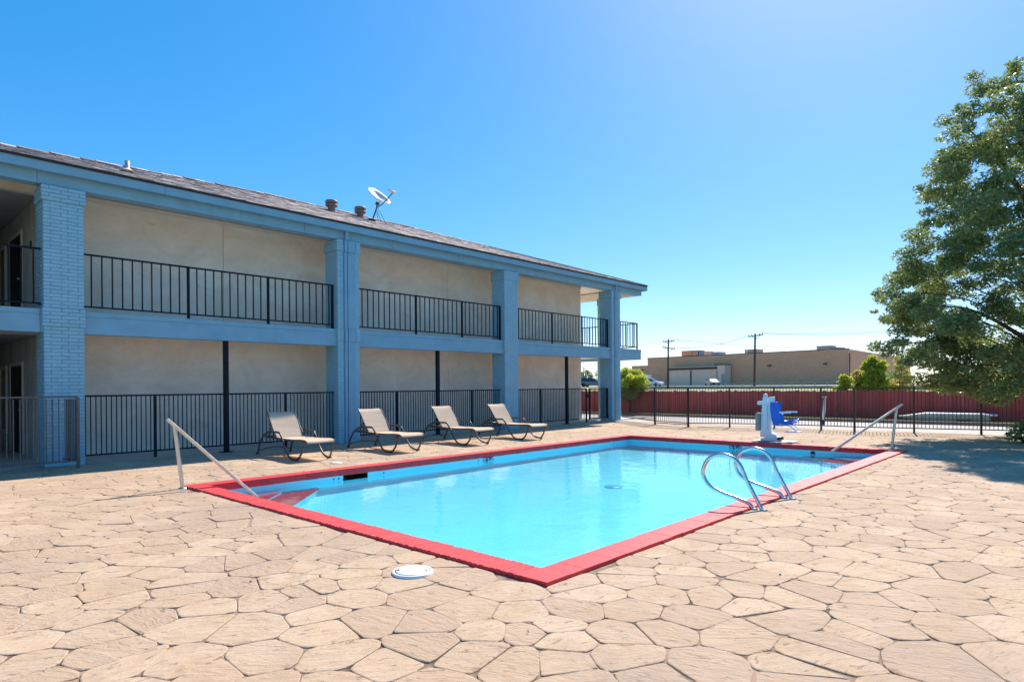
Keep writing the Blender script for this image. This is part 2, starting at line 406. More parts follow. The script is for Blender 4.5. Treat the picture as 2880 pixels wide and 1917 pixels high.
# ------------------------------------------------------------------ ground
PX0, PX1, PY0, PY1 = 3.63, 16.02, 3.02, 10.20          # outer edge of the coping
CW = .28                                               # coping width
IX0, IX1, IY0, IY1 = PX0 + CW, PX1 - CW, PY0 + CW, PY1 - CW
def ring(mm, X0, X1, Y0, Y1, z, hx0, hx1, hy0, hy1):
    xs = (X0, hx0, hx1, X1); ys = (Y0, hy0, hy1, Y1)
    for i in range(3):
        for j in range(3):
            if i == 1 and j == 1: continue
            mm.add([(xs[i], ys[j], z), (xs[i + 1], ys[j], z), (xs[i + 1], ys[j + 1], z), (xs[i], ys[j + 1], z)], [(0, 1, 2, 3)])
    return mm
struct('ground', ring(M(), -3000, 3000, -3000, 3000, -.10, PX0 + .06, PX1 - .06, PY0 + .06, PY1 - .06), 'terrain')
DX0, DX1, DY0, DY1 = -2.2, 20.55, -2.6, 15.05
deck = struct('deck', ring(M(), DX0, DX1 + 1.9, DY0, DY1, -.009, PX0 + .05, PX1 - .05, PY0 + .05, PY1 - .05), 'joint')
struct('driveway', M().add([(DX1 - .3, -30, -.03), (27.1, -30, -.03), (27.1, 60, -.03), (DX1 - .3, 60, -.03)], [(0, 1, 2, 3)]), 'pale_concrete')
struct('walkway', M().box(-12, 25.2, 15.05, 30, -.3, .004), 'walk_concrete')
struct('kerb', M().box(27.1, 27.26, -30, 60, -.2, .09), 'kerb')
struct('grass_verge', M().add([(27.26, -30, .045), (40, -30, .045), (40, 60, .045), (27.26, 60, .045)], [(0, 1, 2, 3)]), 'grass_ground')

# --- deck stones: a Voronoi flagstone pattern, each cell its own slab with rounded, uneven outline
def clip(poly, p, n):
    out = []; k = len(poly)
    d = [(q[0] - p[0]) * n[0] + (q[1] - p[1]) * n[1] for q in poly]
    for i in range(k):
        a, b = poly[i], poly[(i + 1) % k]; da, db = d[i], d[(i + 1) % k]
        if da <= 0: out.append(a)
        if (da < 0 < db) or (db < 0 < da):
            t = da / (da - db); out.append((a[0] + t * (b[0] - a[0]), a[1] + t * (b[1] - a[1])))
    return out
def build_stones():
    S = .325; seeds = []
    rr = random.Random(5)
    j = 0; y = DY0 - .6
    X1 = DX1 + 1.75
    while y < DY1 + .6:
        x = DX0 - .6 + (j % 2) * S * .55
        while x < X1 + .6:
            px = x + rr.uniform(-.17, .17); py = y + rr.uniform(-.17, .17)
            if rr.random() < .16: px = py = 5
            if not (PX0 - .05 < px < PX1 + .05 and PY0 - .05 < py < PY1 + .05): seeds.append((px, py))
            x += S * rr.uniform(.85, 1.3)
        y += S * .98; j += 1
    # one relaxation step makes the stones rounder and more even
    P0 = np.array(seeds); nxt = []
    for (px, py) in seeds:
        d = np.hypot(P0[:, 0] - px, P0[:, 1] - py); idx = np.argsort(d)[1:16]
        poly = [(px - .6, py - .6), (px + .6, py - .6), (px + .6, py + .6), (px - .6, py + .6)]
        for q in idx:
            qx, qy = P0[q]; nx, ny = qx - px, qy - py; l = math.hypot(nx, ny)
            if l > 1e-6: poly = clip(poly, ((px + qx) / 2, (py + qy) / 2), (nx / l, ny / l))
        if len(poly) < 3: nxt.append((px, py)); continue
        cx = sum(p[0] for p in poly) / len(poly); cy = sum(p[1] for p in poly) / len(poly); f = rr.uniform(.15, .7)
        q = (px + (cx - px) * f, py + (cy - py) * f)
        nxt.append(q if not (PX0 - .05 < q[0] < PX1 + .05 and PY0 - .05 < q[1] < PY1 + .05) else (px, py))
    seeds = nxt
    mir = []
    def inside(p): return PX0 < p[0] < PX1 and PY0 < p[1] < PY1
    for (px, py) in seeds:
        if PY0 - .6 < py < PY1 + .6:
            if 0 < PX0 - px < .9: mir.append((2 * PX0 - px, py))
            if 0 < px - PX1 < .9: mir.append((2 * PX1 - px, py))
        if PX0 - .6 < px < PX1 + .6:
            if 0 < PY0 - py < .9: mir.append((px, 2 * PY0 - py))
            if 0 < py - PY1 < .9: mir.append((px, 2 * PY1 - py))
    mir = [q for q in mir if inside(q)]
    allp = np.array(seeds + mir); cells = []
    for k, (px, py) in enumerate(seeds):
        d = np.hypot(allp[:, 0] - px, allp[:, 1] - py); idx = np.argsort(d)[1:26]
        poly = [(px - 1.2, py - 1.2), (px + 1.2, py - 1.2), (px + 1.2, py + 1.2), (px - 1.2, py + 1.2)]
        for q in idx:
            qx, qy = allp[q]; nx, ny = qx - px, qy - py; l = math.hypot(nx, ny)
            if l < 1e-6: continue
            poly = clip(poly, ((px + qx) / 2, (py + qy) / 2), (nx / l, ny / l))
            if len(poly) < 3: break
        if len(poly) < 3: continue
        for p, n in (((DX0, 0), (-1, 0)), ((X1, 0), (1, 0)), ((0, DY0), (0, -1)), ((0, DY1), (0, 1))): poly = clip(poly, p, n)
        # keep clear of the coping
        dist = {'l': PX0 - px, 'r': px - PX1, 'b': PY0 - py, 't': py - PY1}; side = max(dist, key=dist.get)
        spill = []
        if side in 'bt' and px < PX0 + .6: spill = clip(clip(poly, (0, PY0 - .004), (0, -1)) if side == 'b' else clip(poly, (0, PY1 + .004), (0, 1)), (PX0 - .004, 0), (1, 0))
        if side in 'bt' and px > PX1 - .6: spill = clip(clip(poly, (0, PY0 - .004), (0, -1)) if side == 'b' else clip(poly, (0, PY1 + .004), (0, 1)), (PX1 + .004, 0), (-1, 0))
        if side in 'lr' and py < PY0 + .6: spill = clip(clip(poly, (PX0 - .004, 0), (-1, 0)) if side == 'l' else clip(poly, (PX1 + .004, 0), (1, 0)), (0, PY0 - .004), (0, 1))
        if side in 'lr' and py > PY1 - .6: spill = clip(clip(poly, (PX0 - .004, 0), (-1, 0)) if side == 'l' else clip(poly, (PX1 + .004, 0), (1, 0)), (0, PY1 + .004), (0, -1))
        if len(spill) >= 3: cells.append(((px, py), spill))
        if side == 'l': poly = clip(poly, (PX0 - .004, 0), (1, 0))
        if side == 'r': poly = clip(poly, (PX1 + .004, 0), (-1, 0))
        if side == 'b': poly = clip(poly, (0, PY0 - .004), (0, 1))
        if side == 't': poly = clip(poly, (0, PY1 + .004), (0, -1))
        if len(poly) < 3: continue
        cells.append(((px, py), poly))
    out = []
    for (c, poly) in cells:
        # drop tiny edges
        q = []
        for p in poly:
            if not q or math.hypot(p[0] - q[-1][0], p[1] - q[-1][1]) > .05: q.append(p)
        if len(q) > 3 and math.hypot(q[0][0] - q[-1][0], q[0][1] - q[-1][1]) < .05: q.pop()
        if len(q) < 3: continue
        ar = abs(sum(q[i][0] * q[(i + 1) % len(q)][1] - q[(i + 1) % len(q)][0] * q[i][1] for i in range(len(q)))) / 2
        if ar < .003: continue
        g = rr.uniform(.0009, .0023); inn = list(q)
        k = len(q)
        for i in range(k):
            a, b = q[i], q[(i + 1) % k]; ex, ey = b[0] - a[0], b[1] - a[1]; l = math.hypot(ex, ey)
            gg = g * rr.uniform(.6, 1.35) if rr.random() > .07 else g * 3.0
            inn = clip(inn, (a[0] - ey / l * gg, a[1] + ex / l * gg), (ey / l, -ex / l))
            if len(inn) < 3: break
        if len(inn) < 3: continue
        k = len(inn); rd = []
        for i in range(k):
            a, p, b = inn[i - 1], inn[i], inn[(i + 1) % k]
            la = math.hypot(a[0] - p[0], a[1] - p[1]); lb = math.hypot(b[0] - p[0], b[1] - p[1])
            if la < 1e-4 or lb < 1e-4: continue
            ta = min(.40, .045 / la * rr.uniform(.4, 2.0)); tb = min(.40, .045 / lb * rr.uniform(.4, 2.0))
            A = (p[0] + (a[0] - p[0]) * ta, p[1] + (a[1] - p[1]) * ta); B = (p[0] + (b[0] - p[0]) * tb, p[1] + (b[1] - p[1]) * tb)
            mid = ((A[0] + B[0]) * .25 + p[0] * .5, (A[1] + B[1]) * .25 + p[1] * .5)
            w = .0045
            for P_ in (A, mid, B): rd.append((P_[0] + rr.uniform(-w, w), P_[1] + rr.uniform(-w, w)))
        if len(rd) < 6: continue
        cx = sum(p[0] for p in rd) / len(rd); cy = sum(p[1] for p in rd) / len(rd)
        z0 = rr.uniform(-.0018, .0018); sx, sy = rr.uniform(-.006, .006), rr.uniform(-.006, .006)
        def zt(p): return z0 + sx * (p[0] - cx) + sy * (p[1] - cy)
        n = len(rd); V = []
        e = .007
        for p in rd: V.append((p[0], p[1], -.010))
        for p in rd:
            V.append((p[0], p[1], zt(p) - .0032))
        for p in rd:
            dx, dy = cx - p[0], cy - p[1]; l = math.hypot(dx, dy) or 1
            V.append((p[0] + dx / l * e, p[1] + dy / l * e, zt(p)))
        Fs = [(i, (i + 1) % n, n + (i + 1) % n, n + i) for i in range(n)] + [(n + i, n + (i + 1) % n, 2 * n + (i + 1) % n, 2 * n + i) for i in range(n)] + [tuple(2 * n + i for i in range(n))]
        out.append((c, V, Fs, rr.random()))
    return out
def proj_size(c):
    D = c[0] * FW.x + c[1] * FW.y; a = c[0] * RT.x + c[1] * RT.y
    if D < .5 or abs(a / D) > .9: return 0
    return 1 / D ** 2
stones = build_stones(); stones.sort(key=lambda s: -proj_size(s[0]))
def stone_mesh(V, Fs, rv):
    me = bpy.data.meshes.new('stone'); me.from_pydata(V, [], Fs); me.materials.append(MATS['stone'])
    atr = me.attributes.new('rnd', 'FLOAT', 'FACE'); atr.data.foreach_set('value', rv); return me
for (c, V, Fs, rv) in stones[:300]:
    ob('stone', stone_mesh(V, Fs, [rv] * len(Fs)), None, deck)
AV, AF, AR = [], [], []
for (c, V, Fs, rv) in stones[300:]:
    o_ = len(AV); AV += V; AF += [tuple(i + o_ for i in f) for f in Fs]; AR += [rv] * len(Fs)
tag(ob('stones', stone_mesh(AV, AF, AR), None, deck), kind='stuff')

# ------------------------------------------------------------------ swimming pool
pool = thing('swimming_pool', ((PX0 + PX1) / 2, (PY0 + PY1) / 2, 0), 'rectangular swimming pool with red brick coping and light blue painted basin', 'pool')
WZ = -.17; FZ = -1.15
IW = .012
bx0, bx1, by0, by1 = IX0 - .0, IX1 + .0, IY0 - .0, IY1 + .0
def basin():
    mm = M()
    def wall(a, b, z0, z1, holes=()):
        mm.add([(a[0], a[1], z0), (b[0], b[1], z0), (b[0], b[1], z1), (a[0], a[1], z1)], [(0, 1, 2, 3)])
    r = .18
    zt = -.085
    top = [(bx0, by0), (bx1, by0), (bx1, by1), (bx0, by1)]
    bot = [(bx0 + r, by0 + r), (bx1 - r, by0 + r), (bx1 - r, by1 - r), (bx0 + r, by1 - r)]
    sk0, sk1 = 6.24, 6.76
    for i in range(4):
        a, b = top[i], top[(i + 1) % 4]; c, d = bot[i], bot[(i + 1) % 4]
        if i == 2:       # far long wall with the skimmer opening
            for (xa, xb, za, zb) in ((b[0], sk0, -.30, zt), (sk1, a[0], -.30, zt), (sk0, sk1, -.30, -.245)):
                mm.add([(xa, a[1], za), (xb, a[1], za), (xb, a[1], zb), (xa, a[1], zb)], [(0, 1, 2, 3)])
            mm.add([(a[0], a[1], -.30), (b[0], b[1], -.30), (b[0], b[1], FZ + r), (a[0], a[1], FZ + r)], [(0, 1, 2, 3)])
        else:
            wall(a, b, FZ + r, zt)
        mm.add([(a[0], a[1], FZ + r), (b[0], b[1], FZ + r), (d[0], d[1], FZ), (c[0], c[1], FZ)], [(0, 1, 2, 3)])
    mm.add([(p[0], p[1], FZ) for p in bot], [(0, 1, 2, 3)])
    return mm
ob('basin', basin(), 'basin_paint', pool)
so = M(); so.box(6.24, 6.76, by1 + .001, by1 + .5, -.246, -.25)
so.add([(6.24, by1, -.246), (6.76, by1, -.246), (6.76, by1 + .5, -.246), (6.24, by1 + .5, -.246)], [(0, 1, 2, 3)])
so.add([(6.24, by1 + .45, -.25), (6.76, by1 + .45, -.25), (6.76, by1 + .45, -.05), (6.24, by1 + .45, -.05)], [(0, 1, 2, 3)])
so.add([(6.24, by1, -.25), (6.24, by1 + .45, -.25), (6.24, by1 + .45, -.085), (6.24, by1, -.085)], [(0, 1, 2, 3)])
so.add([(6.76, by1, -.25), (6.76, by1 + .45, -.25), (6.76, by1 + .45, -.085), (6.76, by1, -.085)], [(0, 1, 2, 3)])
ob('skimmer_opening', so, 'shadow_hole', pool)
# corner steps (quarter-round treads)
def steps(cx, cy, sx, sy):
    for k, (r, z) in enumerate(((1.75, -.62), (1.10, -.36))):
        poly = [(cx, cy), (cx + sx * r, cy), (cx + sx * r, cy + sy * .12), (cx + sx * .12, cy + sy * r), (cx, cy + sy * r)]
        mm = M(); mm.prism(poly, FZ, z, 'z')
        ob('step', mm, 'basin_paint', pool, recalc=True)
        tr_ = [(cx + (p[0] - cx) * 1.02, cy + (p[1] - cy) * 1.02) if i else p for i, p in enumerate(poly)]
        mm = M(); mm.prism(tr_, z + .002, z + .035, 'z'); ob('step_tread', mm, 'step_red', pool, recalc=True)
steps(bx0 + .003, by1 - .003, 1, -1); steps(bx1 - .003, by0 + .003, -1, 1)
# coping bed and coping bricks
cb = M()
for (x0, x1, y0, y1) in ((PX0 + .01, PX1 - .01, PY0 + .01, IY0 - .012), (PX0 + .01, PX1 - .01, IY1 + .012, PY1 - .01), (PX0 + .01, IX0 - .012, IY0 - .012, IY1 + .012), (IX1 + .012, PX1 - .01, IY0 - .012, IY1 + .012)):
    cb.box(x0, x1, y0, y1, -.30 if y1 < IY1 else -.08, .019)
ob('coping_bed', cb, 'red_joint', pool)
def brick_mesh(l, w, h, c=.0015):
    mm = M(); mm.cbox(-l / 2, l / 2, -w / 2, w / 2, -h, 0, c); me = mm.mesh('coping_brick'); me.materials.append(MATS['red_paint']); return me
BW = .066
cop = []
nX = int(round((PX1 - PX0 - 2 * CW) / .205)); nY = int(round((PY1 - PY0 - 2 * CW) / BW))
wX = (PX1 - PX0 - 2 * CW) / nX; wY = (PY1 - PY0 - 2 * CW) / nY
variants_x = [brick_mesh(wX - g, CW + e, .115) for g, e in ((.0005, .003), (.0012, -.003), (.0004, .005))]
variants_y = [brick_mesh(CW + e, wY - g, .115, .008) for g, e in ((.003, .002), (.005, -.003), (.0025, .007))]
for i in range(nX):
    x = PX0 + CW + (i + .5) * wX
    for y in (PY0 + CW / 2, PY1 - CW / 2): cop.append((x, y, variants_x))
for i in range(nY):
    y = PY0 + CW + (i + .5) * wY
    for x in (PX0 + CW / 2, PX1 - CW / 2): cop.append((x, y, variants_y))
corner = brick_mesh(CW, CW, .115)
for x in (PX0 + CW / 2, PX1 - CW / 2):
    for y in (PY0 + CW / 2, PY1 - CW / 2): cop.append((x, y, [corner]))
cop.sort(key=lambda t: -proj_size(t)); rest = M()
for k, (x, y, var) in enumerate(cop):
    me = random.choice(var); z = .026 + random.uniform(-1, 1) * (.0035 if var is variants_y else .0012); a = random.uniform(-.006, .006)
    if k < 300: ob('brick', me, None, pool, (x, y, z), a * .5)
    else:
        vs = [(v.co.x + x, v.co.y + y, v.co.z + z) for v in me.vertices]; rest.add(vs, [tuple(p.vertices) for p in me.polygons])
tag(ob('bricks', rest, 'red_paint', pool), kind='stuff')
struct('water', M().add([(bx0, by0, WZ), (bx1, by0, WZ), (bx1, by1, WZ), (bx0, by1, WZ)], [(0, 1, 2, 3)]), 'water')
# depth markers: digit + small FT on a tile
def text_mesh(txt, size):
    cu = bpy.data.curves.new('txt', 'FONT'); cu.body = txt; cu.size = size; cu.extrude = .0015; cu.offset = .005
    o = bpy.data.objects.new('txt', cu); C.objects.link(o)
    dg = bpy.context.evaluated_depsgraph_get(); me = bpy.data.meshes.new_from_object(o.evaluated_get(dg)); bpy.data.objects.remove(o); return me
def marker(digit, loc, rotz):
    base = Matrix.Translation(loc) @ Matrix.Rotation(rotz, 4, 'Z') @ Matrix.Rotation(math.pi / 2, 4, 'X')
    t = M(); t.box(-.16, .16, -.045, .065, -.004, .004)
    tile = ob('depth_marker', t, 'tile_pale', pool, mw=base)
    fr = M()
    for (a, b, c, d) in ((-.16, .16, .058, .065), (-.16, -.152, -.045, .058), (.152, .16, -.045, .058)): fr.box(a, b, c, d, .0042, .0065)
    ob('border', fr, 'ink', tile, mw=base)
    ob('digit', text_mesh(digit, .15), 'ink', tile, mw=base @ Matrix.Translation((-.09, -.045, .0065)))
    ob('letters', text_mesh('FT', .075), 'ink', tile, mw=base @ Matrix.Translation((.02, .002, .0065)))
marker('4', (9.92, by1 - .002, -.150), 0)
marker('3', (bx1 - .002, 6.78, -.150), -math.pi / 2)
fit = M()
for x in (6.05, 6.15, 9.62, 7.12, 14.9): fit.lathe([(.014, 0), (.014, .006)], (x, 0, 0), 10)
me = fit.mesh('wall_fitting'); me.transform(Matrix.Translation((0, by1 + .001, -.135)) @ Matrix.Rotation(math.pi / 2, 4, 'X'))
ob('wall_fitting', me, 'ink', pool)
dr = M(); dr.lathe([(.17, 0), (.17, .02), (.13, .035), (.0, .04)], (9.6, 6.4, FZ + .001), 24)
ob('main_drain', dr, 'tile_pale', pool)
inl = M(); inl.lathe([(.05, 0), (.05, .02), (.02, .03)], (0, 0, 0), 14); me = inl.mesh('inlet'); me.transform(Matrix.Translation((bx1 - .001, 4.9, -.15)) @ Matrix.Rotation(-math.pi / 2, 4, 'Y'))
ob('return_inlet', me, 'ink', pool)

# ------------------------------------------------------------------ motel building
YF = 14.8                                   # front face of the columns
bld = thing('motel_building', (12.5, 16.5, 0), 'two storey motel wing with blue brick columns, tan stucco walls and shingled roof', 'building')
ZB0, ZB1 = 2.60, 3.05                       # balcony beam
ZR0, ZR1 = 5.45, 5.76                       # roof beam
WY = 16.5; WX0, WX1 = 3.05, 22.30           # stucco block
EX = 24.55                                  # end of balcony
# stucco wall panels with thin control joints between them
joints = [WX0, 6.90, 14.58, WX1]
w = M(); w.box(WX0 + .02, WX1 - .02, WY + .03, 24.0, 0, 5.80)
ob('wall_core', w, 'wall_grey', bld)
for i in range(len(joints) - 1):
    for (z0, z1) in ((0.006, 2.97), (3.0, 5.795)):
        p = M(); p.box(joints[i] + .006, joints[i + 1] - .006, WY, WY + .029, z0, z1)
        ob('wall_panel', p, 'stucco', bld, bevel=.004)
p = M(); p.box(WX1 - .019, WX1 + .01, WY + .031, 24.0, 0.006, 5.795); ob('wall_panel', p, 'stucco', bld)
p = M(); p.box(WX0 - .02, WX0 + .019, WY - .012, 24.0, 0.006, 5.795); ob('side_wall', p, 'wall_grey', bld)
p = M(); p.box(WX0 - .026, WX0 + .02, WY - .03, WY - .013, .01, 5.79); ob('corner_trim', p, 'trim_cream', bld)
p = M(); p.box(WX0 + .03, WX1, WY - .03, WY - .002, 5.70, 5.785); ob('cove_trim', p, 'trim_cream', bld)
# doors and windows on the side wall of the breezeway
for zf in (0.006, 3.06):
    d = M(); d.box(WX0 - .035, WX0 - .021, 18.25, 19.6, zf, zf + 2.05); dd = ob('door', d, 'door_dark', bld)
    f = M(); f.box(WX0 - .05, WX0 - .021, 18.15, 18.245, zf, zf + 2.14); f.box(WX0 - .05, WX0 - .021, 19.605, 19.70, zf, zf + 2.14); f.box(WX0 - .05, WX0 - .021, 18.245, 19.605, zf + 2.06, zf + 2.14)
    ob('door_frame', f, 'trim_cream', dd)
    k = M(); k.lathe([(.03, 0), (.035, .02), (.02, .05)], (WX0 - .06, 18.4, zf + 1.0), 12); ob('door_handle', k, 'steel_dull', dd)
    wn_ = M(); wn_.box(WX0 - .034, WX0 - .021, 20.2, 21.8, zf + .5, zf + 2.0); ww = ob('window', wn_, 'car_glass', bld)
    f = M()
    for (a, b, c, e) in ((20.1, 20.195, .4, 2.1), (21.805, 21.9, .4, 2.1), (20.195, 21.805, .4, .495), (20.195, 21.805, 2.005, 2.1), (20.97, 21.03, .495, 2.005)): f.box(WX0 - .06, WX0 - .021, a, b, zf + c, zf + e)
    ob('window_frame', f, 'trim_cream', ww)
p = M(); p.box(WX0 - .034, WX0 - .021, 17.2, 17.32, 4.6, 4.78); ob('room_sign', p, 'door_dark', bld)
# unseen block added across the breezeway to darken it
p = M(); p.box(-12, -.4, WY, 24.0, 0, 5.80); ob('darkening_block', p, 'wall_grey', bld)
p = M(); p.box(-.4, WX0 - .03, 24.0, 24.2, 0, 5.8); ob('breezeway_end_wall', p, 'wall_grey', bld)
# floors and ceilings
p = M(); p.box(-12, EX - .03, YF + .32, WY - .002, ZB0 + .12, ZB1 - .03); p.box(-.4, WX0 - .03, WY - .002, 24, ZB0 + .12, ZB1 - .03); p.box(WX1 + .012, EX - .03, WY - .002, 24, ZB0 + .12, ZB1 - .03)
ob('balcony_floor', p, 'soffit', bld)
p = M(); p.box(-12, EX - .03, YF + .32, WY - .031, 5.80, 5.9); p.box(WX1 + .012, EX - .03, WY - .031, 24, 5.80, 5.9); ob('ceiling', p, 'soffit', bld)
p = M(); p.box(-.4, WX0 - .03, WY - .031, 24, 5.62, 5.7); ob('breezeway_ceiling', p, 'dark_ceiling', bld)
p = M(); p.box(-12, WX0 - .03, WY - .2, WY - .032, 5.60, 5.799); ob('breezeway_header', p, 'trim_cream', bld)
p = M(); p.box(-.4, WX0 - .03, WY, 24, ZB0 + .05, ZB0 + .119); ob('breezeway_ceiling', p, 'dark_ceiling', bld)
# beams built of boards butted end to end
def boards(name, cuts, y0, y1, z0, z1, mat='blue_paint'):
    for a, b in zip(cuts[:-1], cuts[1:]):
        p = M(); p.box(a + .003, b - .003, y0, y1, z0, z1); ob(name, p, mat, bld, bevel=.004)
boards('roof_beam', [-12, 2.70, 6.62, 8.25, 9.50, 11.0, 13.55, 17.68, 19.5, 22.40, EX - .02], YF + .012, YF + .30, ZR0, ZR1)
boards('fascia', [-12, 4.9, 12.4, 18.6, EX + .20], YF - .17, YF - .12, 5.66, 5.85)
p = M(); p.box(-12, EX + .15, YF - .119, YF + .31, 5.765, 5.797); ob('eave_soffit', p, 'blue_paint', bld)
p = M(); p.box(-12, EX + .10, YF - .20, YF - .171, 5.83, 5.875); ob('drip_edge', p, 'dark_drip', bld)
p = M(); p.box(EX + .15, EX + .2, YF - .118, 24, 5.66, 5.85); ob('fascia', p, 'blue_paint', bld)
p = M(); p.box(EX - .019, EX + .0, YF + .012, 24, ZR0, ZR1); ob('roof_beam', p, 'blue_paint', bld)
p = M(); p.box(EX - .30, EX - .02, YF + .302, 24, ZR0 + .01, ZR1); ob('roof_beam', p, 'soffit', bld)
boards('balcony_beam', [-12, 2.74, 9.17, 15.64, 22.14, EX], YF + .06, YF + .30, ZB0, ZB1 - .10)
boards('balcony_cap', [-12, 2.74, 9.17, 15.64, 22.14, EX + .012], YF + .048, YF + .318, ZB1 - .098, ZB1)
p = M(); p.box(EX - .24, EX, YF + .302, 24, ZB0 + .003, ZB1 - .102); ob('balcony_beam', p, 'blue_paint', bld)
p = M(); p.box(EX - .25, EX + .012, YF + .32, 24, ZB1 - .098, ZB1 - .002); ob('balcony_cap', p, 'blue_paint', bld)
# roof: deck, shingle tabs, hip
RY0 = YF - .20; ROOFX = EX + .22; RYT = 19.6
ridge = [(-12, 7.25), (0, 7.40), (2.84, 7.49), (5.5, 7.60), (9.2, 7.72), (14.6, 7.70), (19.7, 7.62)]
def ridge_z(x):
    for (a, za), (b, zb) in zip(ridge[:-1], ridge[1:]):
        if x <= b: return za + (zb - za) * (x - a) / (b - a)
    return ridge[-1][1]
Z_E = 5.875
def roof_z(x, y):
    f = (y - RY0) / (RYT - RY0); return Z_E + f * (ridge_z(x) - Z_E)
rf = M()
xs = [-12, 0, 2.84, 5.5, 9.2, 14.6, 19.7]
for a, b in zip(xs[:-1], xs[1:]):
    rf.add([(a, RY0, Z_E), (b, RY0, Z_E), (b, RYT, ridge_z(b)), (a, RYT, ridge_z(a))], [(0, 1, 2, 3)])
    rf.add([(a, RYT, ridge_z(a)), (b, RYT, ridge_z(b)), (b, 24.6, Z_E), (a, 24.6, Z_E)], [(0, 1, 2, 3)])
rz = ridge_z(19.7)
rf.add([(19.7, RY0, Z_E), (ROOFX, RY0, Z_E), (19.7, RYT, rz)], [(0, 1, 2)])
rf.add([(ROOFX, RY0, Z_E), (ROOFX, 24.6, Z_E), (19.7, RYT, rz)], [(0, 1, 2)])
rf.add([(ROOFX, 24.6, Z_E), (19.7, 24.6, Z_E), (19.7, RYT, rz)], [(0, 1, 2)])
rf.v = [(x, y, z - .035) for (x, y, z) in rf.v]
roof = ob('roof', rf, 'shingle', bld)
sh = M(); rr = random.Random(3); row = 0; y = RY0 - .02
while y < RYT - .05:
    f = (y - RY0) / (RYT - RY0); xe = ROOFX - max(0, f) * (ROOFX - 19.7)
    x = -1.0 - rr.random() * .3
    while x < xe - .05:
        wd = rr.uniform(.12, .34); x2 = min(x + wd - .004, xe); t = rr.uniform(.003, .011); y2 = y + .17
        za, zb = roof_z(x, y), roof_z(x, y2)
        sh.add([(x, y, za + .004), (x2, y, za + .004), (x2, y, za + .004 + t), (x, y, za + .004 + t), (x, y2, zb + .006), (x2, y2, zb + .006)],
               [(0, 1, 2, 3), (3, 2, 5, 4), (1, 5, 2), (0, 3, 4)])
        x += wd
    y += .135; row += 1
tag(ob('shingles', sh, 'shingle', roof), kind='stuff')
rc = M()
pts = [(x, RYT, ridge_z(x)) for x in xs]
for (a, b) in zip(pts[:-1], pts[1:]):
    n = max(1, int((b[0] - a[0]) / .3))
    for i in range(n):
        x0 = a[0] + (b[0] - a[0]) * i / n; x1 = a[0] + (b[0] - a[0]) * (i + 1) / n - .006; z0 = ridge_z(x0) + .012 + rr.uniform(0, .02)
        rc.add([(x0, RYT - .16, z0 - .05), (x1, RYT - .16, z0 - .05), (x1, RYT, z0 + .025), (x0, RYT, z0 + .025), (x1, RYT + .16, z0 - .05), (x0, RYT + .16, z0 - .05)], [(0, 1, 2, 3), (3, 2, 4, 5)])
n = 22; A = Vector((19.7, RYT, rz)); Bp = Vector((ROOFX, RY0, Z_E))
for i in range(n):
    p0 = A.lerp(Bp, i / n); p1 = A.lerp(Bp, (i + 1) / n); sd = Vector((-.13, -.13, -.005)); se = Vector((.13, .13, -.005)); u = Vector((0, 0, .03))
    rc.add([p0 + sd, p1 + sd, p1 + u, p0 + u, p1 + se, p0 + se], [(0, 1, 2, 3), (3, 2, 4, 5)])
tag(ob('ridge_cap', rc, 'shingle', roof), kind='stuff')

